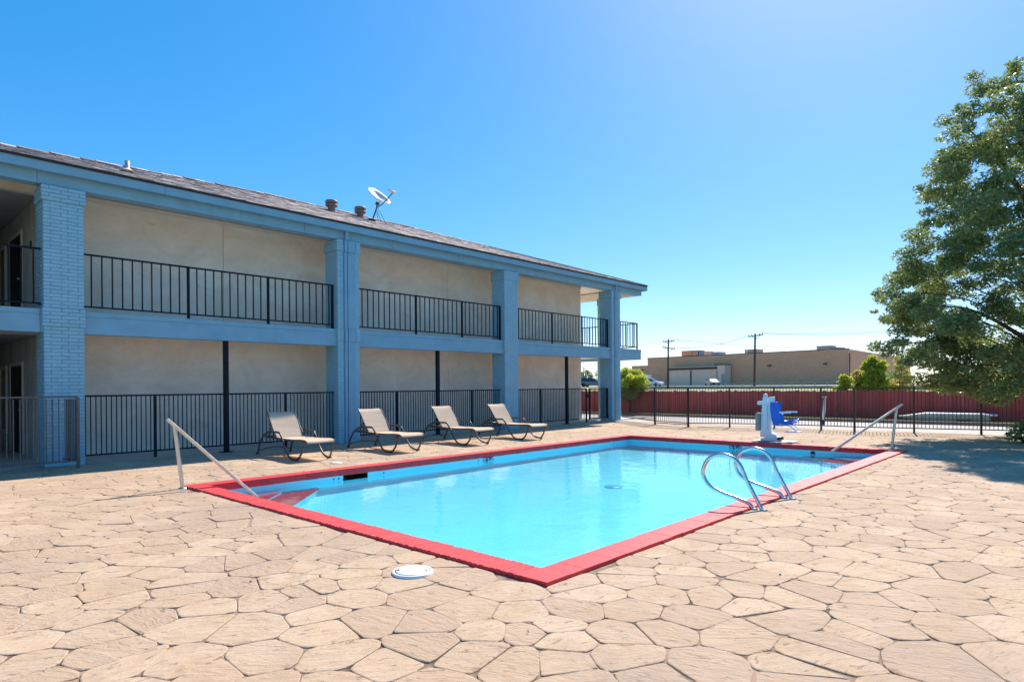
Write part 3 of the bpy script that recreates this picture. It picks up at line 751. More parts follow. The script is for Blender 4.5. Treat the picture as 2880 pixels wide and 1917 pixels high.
# --- brick columns
CH = .0715
def off(z):
    if z > 5.12: return .032
    if 2.70 < z < 3.05: return .022
    return 0
def column(cx0, cx1, cy0, cy1, board, single, parent=bld):
    core = M(); core.box(cx0 + .012, cx1 - .012, cy0 + .012, cy1 - .012, 0, ZR0 - .002)
    core.box(cx0 - .014, cx1 + .014, cy0 - .014, cy1 + .012, 5.13, ZR0 - .003)
    core.box(cx0 - .004, cx1 + .004, cy0 - .004, cy1 + .012, 2.72, 3.04)
    col = ob('brick_column', core, 'brick_joint', parent)
    st = M(); W = cx1 - cx0; Dp = cy1 - cy0; n = int((ZR0 - .005) / CH); r2 = random.Random(int(cx0 * 100))
    cache = {}
    for k in range(n):
        z0 = k * CH + .003; z1 = z0 + CH - .007; o = off((z0 + z1) / 2)
        cuts = [0, .17, .60, 1] if k % 2 else [0, .43, .85, 1]
        if board: segs = [(0, .26), (.80, 1.0)] if k % 2 else [(0, .14), (.14, .26), (.80, 1.0)]
        else: segs = list(zip(cuts[:-1], cuts[1:]))
        for (a, b) in segs:
            g = .0035
            xa = cx0 - o + a * (W + 2 * o) + (g if a else 0); xb = cx0 - o + b * (W + 2 * o) - (g if b < 1 else 0)
            pr = r2.uniform(-.003, .004)
            if single:
                key = (round(xb - xa, 3), round(o, 3))
                if key not in cache:
                    q = M(); q.cbox(0, xb - xa, 0, .05, 0, z1 - z0, .005); me = q.mesh('brick'); me.materials.append(MATS['brick_paint']); cache[key] = me
                ob('brick', cache[key], None, col, (xa, cy0 - o - pr, z0 + r2.uniform(-.001, .001)))
            else: st.cbox(xa, xb, cy0 - o - pr, cy0 - o + .05, z0, z1, .005)
        # the two flanks
        for sgn, xf in ((-1, cx0), (1, cx1)):
            cy = [0, .5, 1] if k % 2 else [0, .25, .75, 1]
            for a, b in zip(cy[:-1], cy[1:]):
                ya = cy0 - o + .052 + a * (Dp - .055) + .003; yb = cy0 - o + .052 + b * (Dp - .055) - .003; pr = r2.uniform(-.003, .004)
                if sgn < 0: st.cbox(xf - o - pr, xf - o + .045, ya, yb, z0, z1, .005)
                else: st.cbox(xf + o - .045, xf + o + pr, ya, yb, z0, z1, .005)
    tag(ob('bricks', st, 'brick_paint', col), kind='stuff')
    if board:
        for (z0, z1, e) in ((0.004, 2.70, 0), (2.703, 3.05, .022), (3.053, 5.12, 0), (5.123, ZR0 - .01, .032)):
            q = M(); q.box(cx0 + .30 * W, cx0 + .42 * W, cy0 - .03 - e, cy0 + .012, z0, z1); q.box(cx0 + .46 * W, cx0 + .795 * W, cy0 - .022 - e, cy0 + .011, z0, z1)
            ob('board', q, 'blue_paint', col, bevel=.006)
        q = M(); q.box(cx0 + .29 * W, cx0 + .425 * W, cy0 - .105, cy0 - .065, ZR0 - .006, 5.765); ob('downspout', q, 'blue_paint', col, bevel=.008)
column(2.785, 3.445, YF, YF + .62, False, True)
column(9.185, 9.855, YF, YF + .62, True, False)
column(15.655, 16.325, YF, YF + .62, False, False)
column(22.155, 22.80, YF, YF + .62, True, False)
column(23.95, 24.54, 16.15, 16.78, False, False)
for x in (6.30, 12.79, 19.29):
    p = M(); p.box(x - .05, x + .05, YF + .12, YF + .22, .012, ZB0); p.box(x - .13, x + .13, YF + .04, YF + .30, .0, .012)
    ob('support_post', p, 'iron', bld, bevel=.004)

# --- railings
def picket_mesh(h, w=.018, name='picket', mat='iron'):
    q = M(); q.box(-w / 2, w / 2, -w / 2, w / 2, 0, h); me = q.mesh(name); me.materials.append(MATS[mat]); return me
PKB = picket_mesh(1.03, .023)
def railing_x(x0, x1, y, zb, zt, posts, sp, first, parent, pk, mat='iron', foot=None):
    q = M(); q.box(x0, x1, y - .022, y + .022, zt - .035, zt); ob('top_rail', q, mat, parent, bevel=.004)
    q = M(); q.box(x0, x1, y - .018, y + .018, zb, zb + .03); ob('bottom_rail', q, mat, parent)
    for x in posts:
        q = M(); q.box(x - .025, x + .025, y - .025, y + .025, foot if foot is not None else zb - .1, zt - .036); ob('post', q, mat, parent)
    x = first
    while x < x1 - .02:
        if all(abs(x - p) > .05 for p in posts): ob('picket', pk, None, parent, (x, y, zb + .031))
        x += sp
YR = 15.0
for (x0, x1, posts, first) in ((-1.0, 2.78, [.6, -.9], -.7), (3.45, 9.18, [5.49, 7.36, 9.14], 3.62), (9.86, 15.65, [11.98, 13.86, 15.62], 10.08), (16.33, 22.15, [18.46, 20.34, 22.12], 16.58), (22.81, EX - .06, [EX - .10], 22.95)):
    e = M(); e.box(x0, x1, YR - .022, YR + .022, 4.205, 4.24)
    rl = ob('balcony_railing', e, 'iron', bld, bevel=.004)
    q = M(); q.box(x0, x1, YR - .018, YR + .018, 3.15, 3.18); ob('bottom_rail', q, 'iron', rl)
    for x in posts:
        q = M(); q.box(x - .025, x + .025, YR - .025, YR + .025, ZB1 + .001, 4.204); ob('post', q, 'iron', rl)
    x = first
    while x < x1 - .02:
        if all(abs(x - p) > .06 for p in posts): ob('picket', PKB, None, rl, (x, YR, 3.18))
        x += .187
e = M(); e.box(EX - .122, EX - .078, YR + .03, 23.5, 4.20, 4.235)
rl = ob('balcony_railing', e, 'iron', bld)
q = M(); q.box(EX - .118, EX - .082, YR + .03, 23.5, 3.15, 3.18); ob('bottom_rail', q, 'iron', rl)
y = YR + .18
while y < 23.4: ob('picket', PKB, None, rl, (EX - .10, y, 3.17)); y += .187

# --- ground floor fences between the columns
PKF = picket_mesh(1.19, .017)
bays = ((3.45, 9.18, [4.79, 7.80], 3.50, 'black picket fence between the leftmost column and the second blue column'),
        (9.86, 15.65, [11.27, 14.28], 9.92, 'black picket fence between the second and third blue columns'),
        (16.33, 20.62, [17.78, 20.62], 16.40, 'black picket fence from the third blue column to the gate'))
for (x0, x1, posts, first, lab) in bays:
    t = thing('picket_fence', ((x0 + x1) / 2, YR, 0), lab, 'fence', 'ground floor picket fences')
    railing_x(x0, x1, YR + .01, .14, 1.375, posts, .0925, first, t, PKF, foot=.012)
g = thing('fence_gate', (21.4, YR, 0), 'narrow black picket gate beside the corner column', 'gate')
railing_x(20.80, 22.13, YR + .01, .14, 1.37, [20.82, 22.10], .0925, 20.90, g, PKF, foot=.10)
q = M(); q.cbox(20.70, 20.80, YR - .03, YR + .03, 1.0, 1.14, .008); ob('latch', q, 'iron', g)
# older fence at the left edge; its sunlit look is in the iron colour
lf = thing('old_picket_fence', (1.2, 14.15, 0), 'rusty picket fence coloured sunlit grey in front of the leftmost column', 'fence')
PKR = picket_mesh(1.16, .018, 'picket', 'sunlit_rusty_iron')
railing_x(-3.0, 3.18, 14.20, .13, 1.375, [3.19], .0965, -2.9, lf, PKR, 'sunlit_rusty_iron', foot=.0)
sd = (Vector((3.06, 14.68, 0)) - Vector((3.19, 14.24, 0)))
q = M(); q.tube([(3.19, 14.24, 1.35), (3.06, 14.70, 1.35)], .024, 4); q.tube([(3.19, 14.24, .15), (3.06, 14.70, .15)], .022, 4); ob('return_rail', q, 'sunlit_rusty_iron', lf)
for i in range(1, 8):
    p_ = Vector((3.19, 14.24, .15)) + sd * (i / 8); ob('picket', PKR, None, lf, p_)

# ------------------------------------------------------------------ roof fittings
def vent(x, y, lab):
    z = roof_z(x, y); t = thing('roof_vent', (x, y, z), lab, 'vent', 'round roof vents')
    q = M(); q.lathe([(0.112, -0.061), (0.112, 0.152), (0.136, 0.167)], (x, y, z), 20); ob('stack', q, 'vent_metal', t)
    q = M(); q.lathe([(0.116, 0.152), (0.188, 0.163), (0.192, 0.228), (0.168, 0.239)], (x, y, z), 24); ob('lower_band', q, 'vent_metal', t)
    q = M(); q.lathe([(0.164, 0.255), (0.196, 0.262), (0.200, 0.327), (0.176, 0.357), (0.000, 0.369)], (x, y, z), 24); ob('cap', q, 'vent_metal', t)
    q = M(); q.lathe([(0.152, 0.228), (0.152, 0.258)], (x, y, z), 20); ob('throat', q, 'dark_drip', t)
    f = M(); f.add([(x - .3, y - .3, roof_z(x - .3, y - .3) + .034), (x + .3, y - .3, roof_z(x + .3, y - .3) + .034), (x + .3, y + .3, roof_z(x, y + .3) + .034), (x - .3, y + .3, roof_z(x, y + .3) + .034)], [(0, 1, 2, 3)]); ob('flashing', f, 'vent_metal', t)
vent(11.11, 18.22, 'round brown metal roof vent farther from the satellite dish')
vent(12.37, 18.47, 'round brown metal roof vent right next to the satellite dish')
px, py = 4.76, 16.66; pz = roof_z(px, py)
t = thing('vent_pipe', (px, py, pz), 'thin pale vent pipe standing alone on the left of the roof', 'pipe')
q = M(); q.lathe([(.052, -.05), (.052, .27), (.04, .27), (.04, .2)], (px, py, pz), 14, cap=False); ob('pipe', q, 'pvc', t)
q = M(); q.lathe([(.16, .03), (.10, .06), (.056, .10)], (px, py, pz), 16); ob('flashing', q, 'trim_cream', t)
# satellite dish; offsets measured along the picture's right (RT) and up
dx_, dy_ = 12.53, 18.02; dz_ = roof_z(dx_, dy_)
dish = thing('satellite_dish', (dx_, dy_, dz_), 'white satellite dish on a bent mast on the motel roof', 'dish')
O = Vector((dx_, dy_, dz_))
def dp(a, b, c=0): return O + RT * a + UP * b + FW * c
k_ = 22.0 / 1773.2 / 3.267
def dpx(x, y, c=0): return dp((x - 1195) * k_, (455 - y) * k_, c)
q = M(); q.tube(crom([dpx(1195, 455), dpx(1225, 380), dpx(1240, 330), dpx(1242, 295)], 5), .026, 10); ob('mast', q, 'dish_dark', dish)
q = M(); q.cbox(-.15, .15, -.10, .10, 0, .035, .01); ob('foot_plate', q, 'dish_dark', dish, O + Vector((0, 0, .02)))
q = M(); q.tube([dpx(1248, 335), dpx(1305, 460, .35)], .010, 6); q.tube([dpx(1240, 360), dpx(1258, 450, .5)], .009, 6); q.tube([dpx(1240, 385), dpx(1232, 445, .4)], .008, 6); ob('strut', q, 'dish_dark', dish)
q = M(); q.tube([dpx(1232, 295), dpx(1260, 305)], .055, 10); ob('bracket', q, 'dish_dark', dish)
ctr = (dpx(1172, 165) + dpx(1345, 308)) / 2
axis_in = (dpx(1380, 205) - ctr).normalized()
nrm = (RT * .60 + UP * .72 - FW * .42).normalized()
up2 = (dpx(1172, 165) - dpx(1345, 308)); up2 = (up2 - nrm * up2.dot(nrm)).normalized(); sd2 = nrm.cross(up2)
rows = []
ra = (dpx(1172, 165) - dpx(1345, 308)).length / 2 * 1.02; rb = ra * .86
for i in range(9):
    f = i / 8
    rows.append([ctr + up2 * (ra * f * math.cos(a)) + sd2 * (rb * f * math.sin(a)) + nrm * (.13 * f * f - .10) for a in [2 * math.pi * j / 32 for j in range(33)]])
q = M(); q.sheet(rows)
d_ = ob('reflector', q, 'dish_grey', dish); sol = d_.modifiers.new('s', 'SOLIDIFY'); sol.thickness = .018; sol.offset = -1
q = M(); q.tube([dpx(1250, 330), dpx(1290, 305), dpx(1385, 205)], .018, 6); ob('feed_arm', q, 'dish_dark', dish)
q = M(); q.tube([dpx(1340, 172), dpx(1372, 195), dpx(1408, 203)], [.03, .05, .03], 10); ob('feed_horn', q, 'dish_grey', dish)

# ------------------------------------------------------------------ sun loungers
def make_lounger():
    t = thing('sun_lounger', (0, 0, 0), 'x', 'lounger', 'sun loungers along the pool')
    # local frame: +y is the head end, -y the foot end (towards the pool); x across
    HW = .30
    # frame side: rear foot > armrest > front runner > seat front
    prof = [(1.04, .012), (.93, .21), (.77, .39), (.60, .48), (.38, .535), (.12, .540), (-.10, .535), (-.20, .46), (-.30, .34), (-.38, .22), (-.56, .06), (-.72, .016), (-.87, .016), (-1.0, .12), (-1.07, .26), (-1.12, .37), (-1.15, .40)]
    for s in (-1, 1):
        q = M(); q.tube([(s * (.385 if i < 12 else .385 - .06 * (i - 11) / 5), a, z) for i, (a, z) in enumerate([(p.x, p.y) for p in crom([(a, z, 0) for a, z in prof], 4)])] if False else [(s * .385 if p.x > -.7 else s * (.385 - .07 * (-.7 - p.x) / .45), p.x, p.y) for p in crom([(a, z, 0) for a, z in prof], 4)], .0185, 8, flat=(1, 1.25))
        ob('arm_frame', q, 'lounger_frame', t)
        q = M(); q.tube(crom([(s * .315, .78, .405), (s * .32, .2, .40), (s * .32, -.5, .395), (s * .318, -1.0, .415), (s * .312, -1.17, .40), (s * .30, -1.20, .36)], 5), .017, 8, flat=(1, 1.2)); ob('side_rail', q, 'lounger_frame', t)
        q = M(); q.tube(crom([(s * .315, .20, .43), (s * .315, .45, .70), (s * .312, .60, .88), (s * .308, .68, .935), (s * .30, .75, .945)], 5), .013, 8); ob('back_rail', q, 'lounger_frame', t)
        q = M(); q.cbox(s * .385 - .022, s * .385 + .022, 1.01, 1.07, 0, .04, .006); q.cbox(s * .37 - .026, s * .37 + .026, -.92, -.80, 0, .03, .006); ob('foot_cap', q, 'black_rubber', t)
        q = M(); q.tube([(s * .325, .62, .40), (s * .385, .62, .47)], .012, 6); q.tube([(s * .325, -.27, .385), (s * .385, -.27, .385)], .012, 6); ob('connector', q, 'lounger_frame', t)
    q = M(); q.tube(crom([(-.385, .99, .08), (-.2, .99, .125), (0, .99, .14), (.2, .99, .125), (.385, .99, .08)], 5), .014, 8); ob('rear_brace', q, 'lounger_frame', t)
    q = M(); q.tube([(-.315, .77, .405), (.315, .77, .405)], .015, 8); q.tube([(-.312, -1.10, .385), (.312, -1.10, .385)], .014, 8); q.tube([(-.315, -.15, .375), (.315, -.15, .375)], .013, 8); ob('cross_bar', q, 'lounger_frame', t)
    q = M(); q.tube([(-.26, .74, .41), (-.26, .50, .66)], .010, 6); q.tube([(.26, .74, .41), (.26, .50, .66)], .010, 6); q.tube([(-.30, .49, .66), (.30, .49, .66)], .010, 6); ob('back_support', q, 'lounger_frame', t)
    # slings (woven fabric sheets with thickness and a slight sag)
    def sling(name, prof, sag):
        P = crom([(a, z, 0) for a, z in prof], 5); rows = []
        for i, p in enumerate(P):
            f = math.sin(math.pi * i / (len(P) - 1))
            rows.append([(HW * (-1 + 2 * j / 8), p.x + (0), p.y - sag * f * (1 - (-1 + 2 * j / 8) ** 2) + .0025 * math.sin(i * 1.9 + j * .7)) for j in range(9)])
        q = M(); q.sheet(rows); ob(name, q, 'sling', t)
    sling('back_sling', [(.20, .415), (.30, .53), (.45, .71), (.59, .875), (.655, .93), (.71, .952), (.755, .945), (.77, .92)], .012)
    sling('seat_sling', [(.22, .410), (0, .410), (-.4, .407), (-.75, .418), (-1.0, .430), (-1.14, .425), (-1.20, .395), (-1.21, .36)], .018)
    return t
proto = make_lounger()
lspots = [(6.87, 12.84, -3, 'tan sling lounger nearest the leftmost column, leftmost of four'),
          (9.05, 12.58, -4, 'tan sling lounger directly in front of the second blue column'),
          (11.33, 12.54, -5, 'tan sling lounger between the second and third blue columns, third from left'),
          (13.40, 12.46, -6, 'tan sling lounger nearest the third blue column, rightmost of four')]
kids = list(proto.children)
for i, (x, y, a, lab) in enumerate(lspots):
    if i == 0: t = proto
    else:
        t = proto.copy(); C.objects.link(t)
        for ch in kids:
            c = ch.copy(); C.objects.link(c); c.parent = t
    t.location = (x, y, 0.002); t.rotation_euler = (0, 0, R(a)); t['label'] = lab

# ------------------------------------------------------------------ pool hand rails, grab rails, lids
def bar(a, b, w=.045, h=.03, c=.008):
    a, b = Vector(a), Vector(b); d = b - a; l = d.length; d.normalize()
    s = d.cross(UP).normalized(); n = s.cross(d)
    q = M(); q.cbox(-w / 2, w / 2, -h / 2, h / 2, 0, l, c)
    mt = Matrix(((s.x, n.x, d.x, a.x), (s.y, n.y, d.y, a.y), (s.z, n.z, d.z, a.z), (0, 0, 0, 1)))
    me = q.mesh('bar'); me.transform(mt); return me
h = thing('stair_handrail', (3.57, 10.05, 0), 'slanted stainless handrail at the near left corner of the pool', 'handrail', 'pool handrails')
ob('rail', bar((3.40, 10.16, 1.045), (4.52, 9.42, -.27), .052, .042), 'steel_dull', h)
ob('post', bar((3.575, 10.045, .0), (3.495, 10.125, .93), .048, .048), 'steel_dull', h)
ob('lower_post', bar((4.40, 9.50, -.36), (4.40, 9.50, -.12), .045, .045), 'steel_dull', h)
q = M(); q.lathe([(.06, 0), (.055, .012), (.03, .016)], (3.575, 10.045, .002), 16); ob('base_ring', q, 'steel_dull', h)
h = thing('stair_handrail', (16.28, 3.38, 0), 'slanted stainless handrail at the far right corner of the pool', 'handrail', 'pool handrails')
ob('rail', bar((16.42, 3.20, 1.01), (14.98, 4.28, -.015), .052, .042), 'steel_dull', h)
ob('post', bar((16.28, 3.385, .0), (16.36, 3.30, .93), .048, .048), 'steel_dull', h)
ob('lower_post', bar((15.16, 4.14, -.62), (15.16, 4.14, .09), .045, .045), 'steel_dull', h)
q = M(); q.lathe([(.06, 0), (.055, .012), (.03, .016)], (16.28, 3.385, .022), 16); ob('base_ring', q, 'steel_dull', h)
gp = [(2.885, -.02), (3.075, .33), (3.16, .515), (3.26, .605), (3.41, .630), (3.565, .56), (3.64, .40), (3.58, .255), (3.43, .172), (3.18, .108), (3.055, .065), (3.0, -.01)]
for X, lab in ((7.47, 'looped stainless grab rail of the pool ladder nearer the camera'), (8.45, 'looped stainless grab rail of the pool ladder farther from the camera')):
    h = thing('grab_rail', (X, 2.95, 0), lab, 'grab rail', 'pool ladder grab rails')
    q = M(); q.tube(crom([(X, a, z) for a, z in gp], 7), .024, 14); ob('tube', q, 'steel', h)
    for y in (2.885, 3.0):
        q = M(); q.lathe([(.052, 0), (.052, .006), (.03, .018)], (X, y, .001 if y < PY0 - .05 else .004), 18); ob('escutcheon', q, 'steel', h)
def lid(x, y, r, lab, cat='lid'):
    t = thing('skimmer_lid', (x, y, 0), lab, cat, 'white skimmer lids')
    q = M(); q.lathe([(r, -.01), (r, .012), (r - .006, .016), (r - .022, .016)], (x, y, .002), 40, cap=False); ob('rim', q, 'white_plastic', t)
    q = M(); q.lathe([(r - .028, .008), (r - .030, .017), (r - .06, .019), (r - .065, .0165), (r - .075, .0165), (r - .08, .019), (0, .0195)], (x, y, .002), 40, cap=False); ob('cover', q, 'white_plastic', t)
    q = M(); q.lathe([(r - .021, .0), (r - .0285, .0)], (x, y, .004), 40, cap=False); ob('gap', q, 'black_rubber', t)
    for s in (-1, 1):
        q = M(); q.cbox(-.008, .008, -.012, .012, 0, .003, .001); ob('finger_slot', q, 'black_rubber', t, Vector((x, y, .0205)) + RT * (s * r * .68))
lid(3.18, 4.05, .165, 'round white skimmer lid on the paving by the near pool corner')
lid(6.75, 10.98, .12, 'round white skimmer lid on the paving in front of the leftmost lounger')

# ------------------------------------------------------------------ pool lift
lift = thing('pool_lift', (16.62, 6.15, 0), 'white pool lift with blue plastic seat at the far pool edge', 'pool lift')
X0, X1 = 16.56, 16.67
q = M(); q.prism([(6.60, 0), (5.62, 0), (5.62, .014), (6.60, .014)], 16.30, 17.0, 'x'); ob('deck_plate', q, 'lift_grey', lift, recalc=True, bevel=.004)
q = M(); q.prism([(6.44, .016), (5.96, .016), (5.94, .11), (6.03, .14), (6.07, .20), (6.15, .22), (6.20, .30), (6.24, .34), (6.30, .30), (6.34, .09), (6.44, .07)], X0 - .05, X1 + .05, 'x'); ob('base', q, 'lift_white', lift, recalc=True, bevel=.012)
q = M(); q.prism([(6.475, .10), (6.28, .11), (6.275, .5), (6.28, 1.12), (6.30, 1.19), (6.37, 1.19), (6.395, 1.12), (6.44, .62)], X0, X1, 'x'); ob('mast', q, 'lift_white', lift, recalc=True, bevel=.018)
q = M(); q.lathe([(.05, 0), (.055, .02), (.04, .05), (.0, .06)], (16.62, 6.335, 1.18), 16); ob('mast_cap', q, 'lift_white', lift)
q = M(); q.prism([(6.27, .32), (6.20, .24), (6.17, .55), (6.10, .80), (6.10, 1.16), (6.26, 1.15), (6.27, .95)], X0 + .03, X1 - .03, 'x'); ob('actuator_cover', q, 'lift_white', lift, recalc=True, bevel=.015)
q = M(); q.tube(crom([(16.62, 6.19, 1.0), (16.60, 6.10, .80), (16.58, 6.09, .70), (16.56, 6.13, .62), (16.56, 6.10, .50), (16.56, 6.03, .42)], 5), [.035] * 26, 8); ob('lift_arm', q, 'lift_white', lift)
q = M(); q.cbox(16.46, 16.78, 6.45, 6.555, .27, .74, .02); ob('battery_box', q, 'lift_grey', lift)
q = M(); q.cbox(16.54, 16.68, 6.40, 6.53, .945, 1.04, .012); ob('control_box', q, 'lift_white', lift)
q = M(); q.tube([(16.62, 6.50, .73), (16.62, 6.44, .78)], .015, 8); ob('cable', q, 'black_rubber', lift)
q = M(); q.cbox(16.48, 16.76, 5.93, 6.0, .05, .125, .01); ob('brake_block', q, 'black_rubber', lift)
# seat shell: back and pan in one curved moulding, open towards the right of the picture
prof = [(6.12, 1.02), (6.10, .80), (6.06, .58), (6.0, .49), (5.88, .455), (5.74, .46), (5.60, .485), (5.56, .50)]
rows = []
for i, p in enumerate(crom([(a, z, 0) for a, z in prof], 5)):
    hw = .23; row_ = []
    for j in range(11):
        s = -1 + 2 * j / 10; dish_ = .09 * s * s
        # push the flanks of back/pan forward and up so it cups
        t_ = i / 35.
        row_.append((16.60 + hw * s, p.x - dish_ * (1 - t_) * 1.1, p.y + dish_ * t_ * 1.1))
    rows.append(row_)
q = M(); q.sheet(rows); o = ob('seat_shell', q, 'lift_blue', lift); s_ = o.modifiers.new('s', 'SOLIDIFY'); s_.thickness = .03
q = M(); q.prism([(6.13, 1.03), (5.945, 1.03), (5.90, .93), (5.86, .70), (5.84, .52), (5.95, .42), (6.06, .45), (6.10, .60), (6.125, .8)], 16.36, 16.385, 'x'); ob('seat_flank', q, 'lift_blue', lift, recalc=True, bevel=.01)
q = M(); q.prism([(5.86, .74), (5.80, .72), (5.79, .56), (5.73, .515), (5.565, .52), (5.565, .465), (5.74, .44), (5.86, .46)], 16.386, 16.42, 'x'); ob('seat_flank', q, 'lift_blue', lift, recalc=True, bevel=.01)
for x in (16.36, 16.82):
    q = M(); q.cbox(x - .022, x + .022, 5.61, 5.90, .745, .785, .01); ob('armrest', q, 'lift_white', lift)
q = M(); q.cbox(16.42, 16.78, 5.46, 5.80, .262, .29, .008); ob('footrest', q, 'lift_white', lift)
for x in (16.46, 16.74):
    q = M(); q.tube([(x, 5.86, .45), (x, 5.66, .42), (x, 5.50, .285)], .014, 8); ob('footrest_arm', q, 'lift_white', lift)
q = M(); q.cbox(16.5, 16.7, 5.86, 6.02, .405, .455, .008); ob('seat_bracket', q, 'steel_dull', lift)

# ------------------------------------------------------------------ far iron pool fence
fp = [(22.75, 14.72), (20.85, 12.05), (20.35, 10.45), (20.95, 9.22), (21.35, 7.86), (21.50, 6.44), (21.45, 5.46), (21.75, 3.94), (22.15, 2.38), (22.5, .6), (22.7, -1.2)]
iron = thing('iron_fence', (21.3, 6, 0), 'low dark iron fence of slim pickets around the far side of the pool', 'fence')
PKI = picket_mesh(1.17, .016, 'picket', 'brown_iron')
for i, (a, b) in enumerate(zip(fp[:-1], fp[1:])):
    a3, b3 = Vector((a[0], a[1], 0)), Vector((b[0], b[1], 0)); l = (b3 - a3).length; ang = math.atan2(b[1] - a[1], b[0] - a[0]); d = (b3 - a3) / l
    for (z, hh, nm) in ((1.365, .034, 'top_rail'), (.16, .03, 'bottom_rail')):
        q = M(); q.box(.0, l, -.017, .017, z - hh, z); ob(nm, q, 'brown_iron', iron, a3, ang)
    n = int(l / .094)
    for k in range(1, n): ob('picket', PKI, None, iron, a3 + d * (l * k / n) + Vector((0, 0, .16)), ang)
    if i < len(fp) - 2 or True:
        q = M(); q.box(-.027, .027, -.027, .027, 0, 1.372); q.box(-.08, .08, -.08, .08, -.028, .006); ob('post', q, 'brown_iron', iron, b3, ang)
    if i == 1:
        q = M(); q.box(.03, l - .03, -.012, .012, .07, .10); ob('kick_bar', q, 'brown_iron', iron, a3, ang)
q = M(); q.box(-.03, .03, -.5, .5, -.02, .01); ob('fallen_bar', q, 'brown_iron', iron, (20.75, 9.75, .0), .5)

# ------------------------------------------------------------------ red board fence
rfence = thing('board_fence', (28.5, 8, 0), 'long dark red wooden board fence along the grass verge', 'fence')
RB = []
for hgt in (1.12, 1.13, 1.145, 1.16):
    q = M(); q.cbox(-.010, .010, -.073, .073, 0, hgt, .004); me = q.mesh('board'); me.materials.append(MATS['fence_red']); RB.append(me)
rb = random.Random(2); y = -4.2; par = 0
while y < 26:
    par = 1 - par; x = 28.55 + (.022 if par else 0) + rb.uniform(-.004, .004) + .15 * math.sin(y * .23)
    ob('board', rb.choice(RB), None, rfence, (x, y, .03 + rb.uniform(-.012, .012)), rb.uniform(-.012, .012)); y += .1375
for z in (.28, .88):
    q = M(); q.tube([(28.62 + .15 * math.sin(t * .23), t, z) for t in np.linspace(-4.2, 26, 40)], .045, 4); ob('rail', q, 'fence_red', rfence)

# ------------------------------------------------------------------ vegetation
def leaves_mesh(name, centers, radii, per, size, mat, flat=.75, seed=1, elong=2.2, droop=0.):
    r = np.random.default_rng(seed); P = []
    for (c, rad) in zip(centers, radii):
        n = int(per * (rad ** 2) * 6); d = r.normal(size=(n, 3)); d /= np.linalg.norm(d, axis=1)[:, None]
        q = d * (r.random(n) ** .45)[:, None] * rad; q[:, 2] *= flat; q[:, 2] -= droop * (q[:, 0] ** 2 + q[:, 1] ** 2) / rad
        P.append(q + np.array(c))
    P = np.concatenate(P); n = len(P)
    a = r.normal(size=(n, 3)); a[:, 2] = a[:, 2] * .7 - .25; a /= np.linalg.norm(a, axis=1)[:, None]
    b = np.cross(a, r.normal(size=(n, 3))); b /= np.linalg.norm(b, axis=1)[:, None]
    s = (size * r.uniform(.6, 1.35, n))[:, None]
    V = np.empty((n, 4, 3)); V[:, 0] = P - a * s; V[:, 1] = P + b * s / elong; V[:, 2] = P + a * s; V[:, 3] = P - b * s / elong
    me = bpy.data.meshes.new(name); me.vertices.add(4 * n); me.vertices.foreach_set('co', V.ravel())
    me.loops.add(4 * n); me.loops.foreach_set('vertex_index', np.arange(4 * n)); me.polygons.add(n); me.polygons.foreach_set('loop_start', np.arange(0, 4 * n, 4)); me.polygons.foreach_set('loop_total', np.full(n, 4))
    me.update(calc_edges=True); me.materials.append(MATS[mat]); return me
def tree(name, label, base, trunk_h, prof, ncl, cl_r, per, leaf, mat, seed, trunk_r=.1, lean=(0, 0), group=None, cat='tree', extra=(), bark='bark', nl=18, flat=.75, sprigs=0, elong=2.2):
    r = random.Random(seed); B = Vector(base); t = thing(name, base, label, cat, group)
    zs = [p[0] for p in prof]
    cs = []; rad = []
    tot = [(zs[i + 1] - zs[i]) * ((prof[i][1] + prof[i + 1][1]) / 2) ** 1.6 for i in range(len(prof) - 1)]
    for k in range(ncl):
        u = r.random() * sum(tot); i = 0
        while u > tot[i] and i < len(tot) - 1: u -= tot[i]; i += 1
        f = r.random(); z = zs[i] + f * (zs[i + 1] - zs[i]); R_ = prof[i][1] + f * (prof[i + 1][1] - prof[i][1])
        rr_ = R_ * (r.random() ** .38); a = r.random() * 2 * math.pi
        cs.append((B.x + rr_ * math.cos(a) + lean[0] * z, B.y + rr_ * math.sin(a) + lean[1] * z, B.z + z)); rad.append(cl_r * r.uniform(.6, 1.3))
    for k in range(sprigs):
        i = r.randrange(len(prof) - 1); f = r.random(); z = zs[i] + f * (zs[i + 1] - zs[i]); R_ = (prof[i][1] + f * (prof[i + 1][1] - prof[i][1])) * r.uniform(.96, 1.13); a = r.random() * 2 * math.pi
        cs.append((B.x + R_ * math.cos(a), B.y + R_ * math.sin(a), B.z + z + r.uniform(-.1, .15))); rad.append(r.uniform(.10, .22))
    for e in extra: cs.append(tuple(e[:3])); rad.append(e[3])
    tk = M(); H = zs[-1] * .8
    cen = [B + Vector((lean[0] * z + math.sin(z * 1.3) * .05 * trunk_r * 10, lean[1] * z, z)) for z in np.linspace(0, H, 8)]
    tk.tube(cen, [trunk_r * (1 - .85 * i / 7) + .004 for i in range(8)], 10)
    ob('trunk', tk, bark, t)
    lb = M()
    order = sorted(range(ncl), key=lambda i: -r.random())[:nl] + list(range(ncl + sprigs, len(cs)))
    for i in order:
        c = Vector(cs[i]); z0 = max(trunk_h, min(H * .9, (c.z - B.z) * .62)); s = B + Vector((lean[0] * z0, lean[1] * z0, z0))
        mid = s.lerp(c, .5) + Vector((0, 0, .12 * (c - s).length))
        tw = trunk_r * (.30 if i < ncl else .10); lb.tube(crom([s, mid, c], 4), [tw * (1 - .85 * k / 8) + .003 for k in range(9)], 6)
    ob('limbs', lb, bark, t)
    me = leaves_mesh('crown', cs, rad, per, leaf, mat, flat, seed, elong)
    ob('crown', me, None, t)
    return t
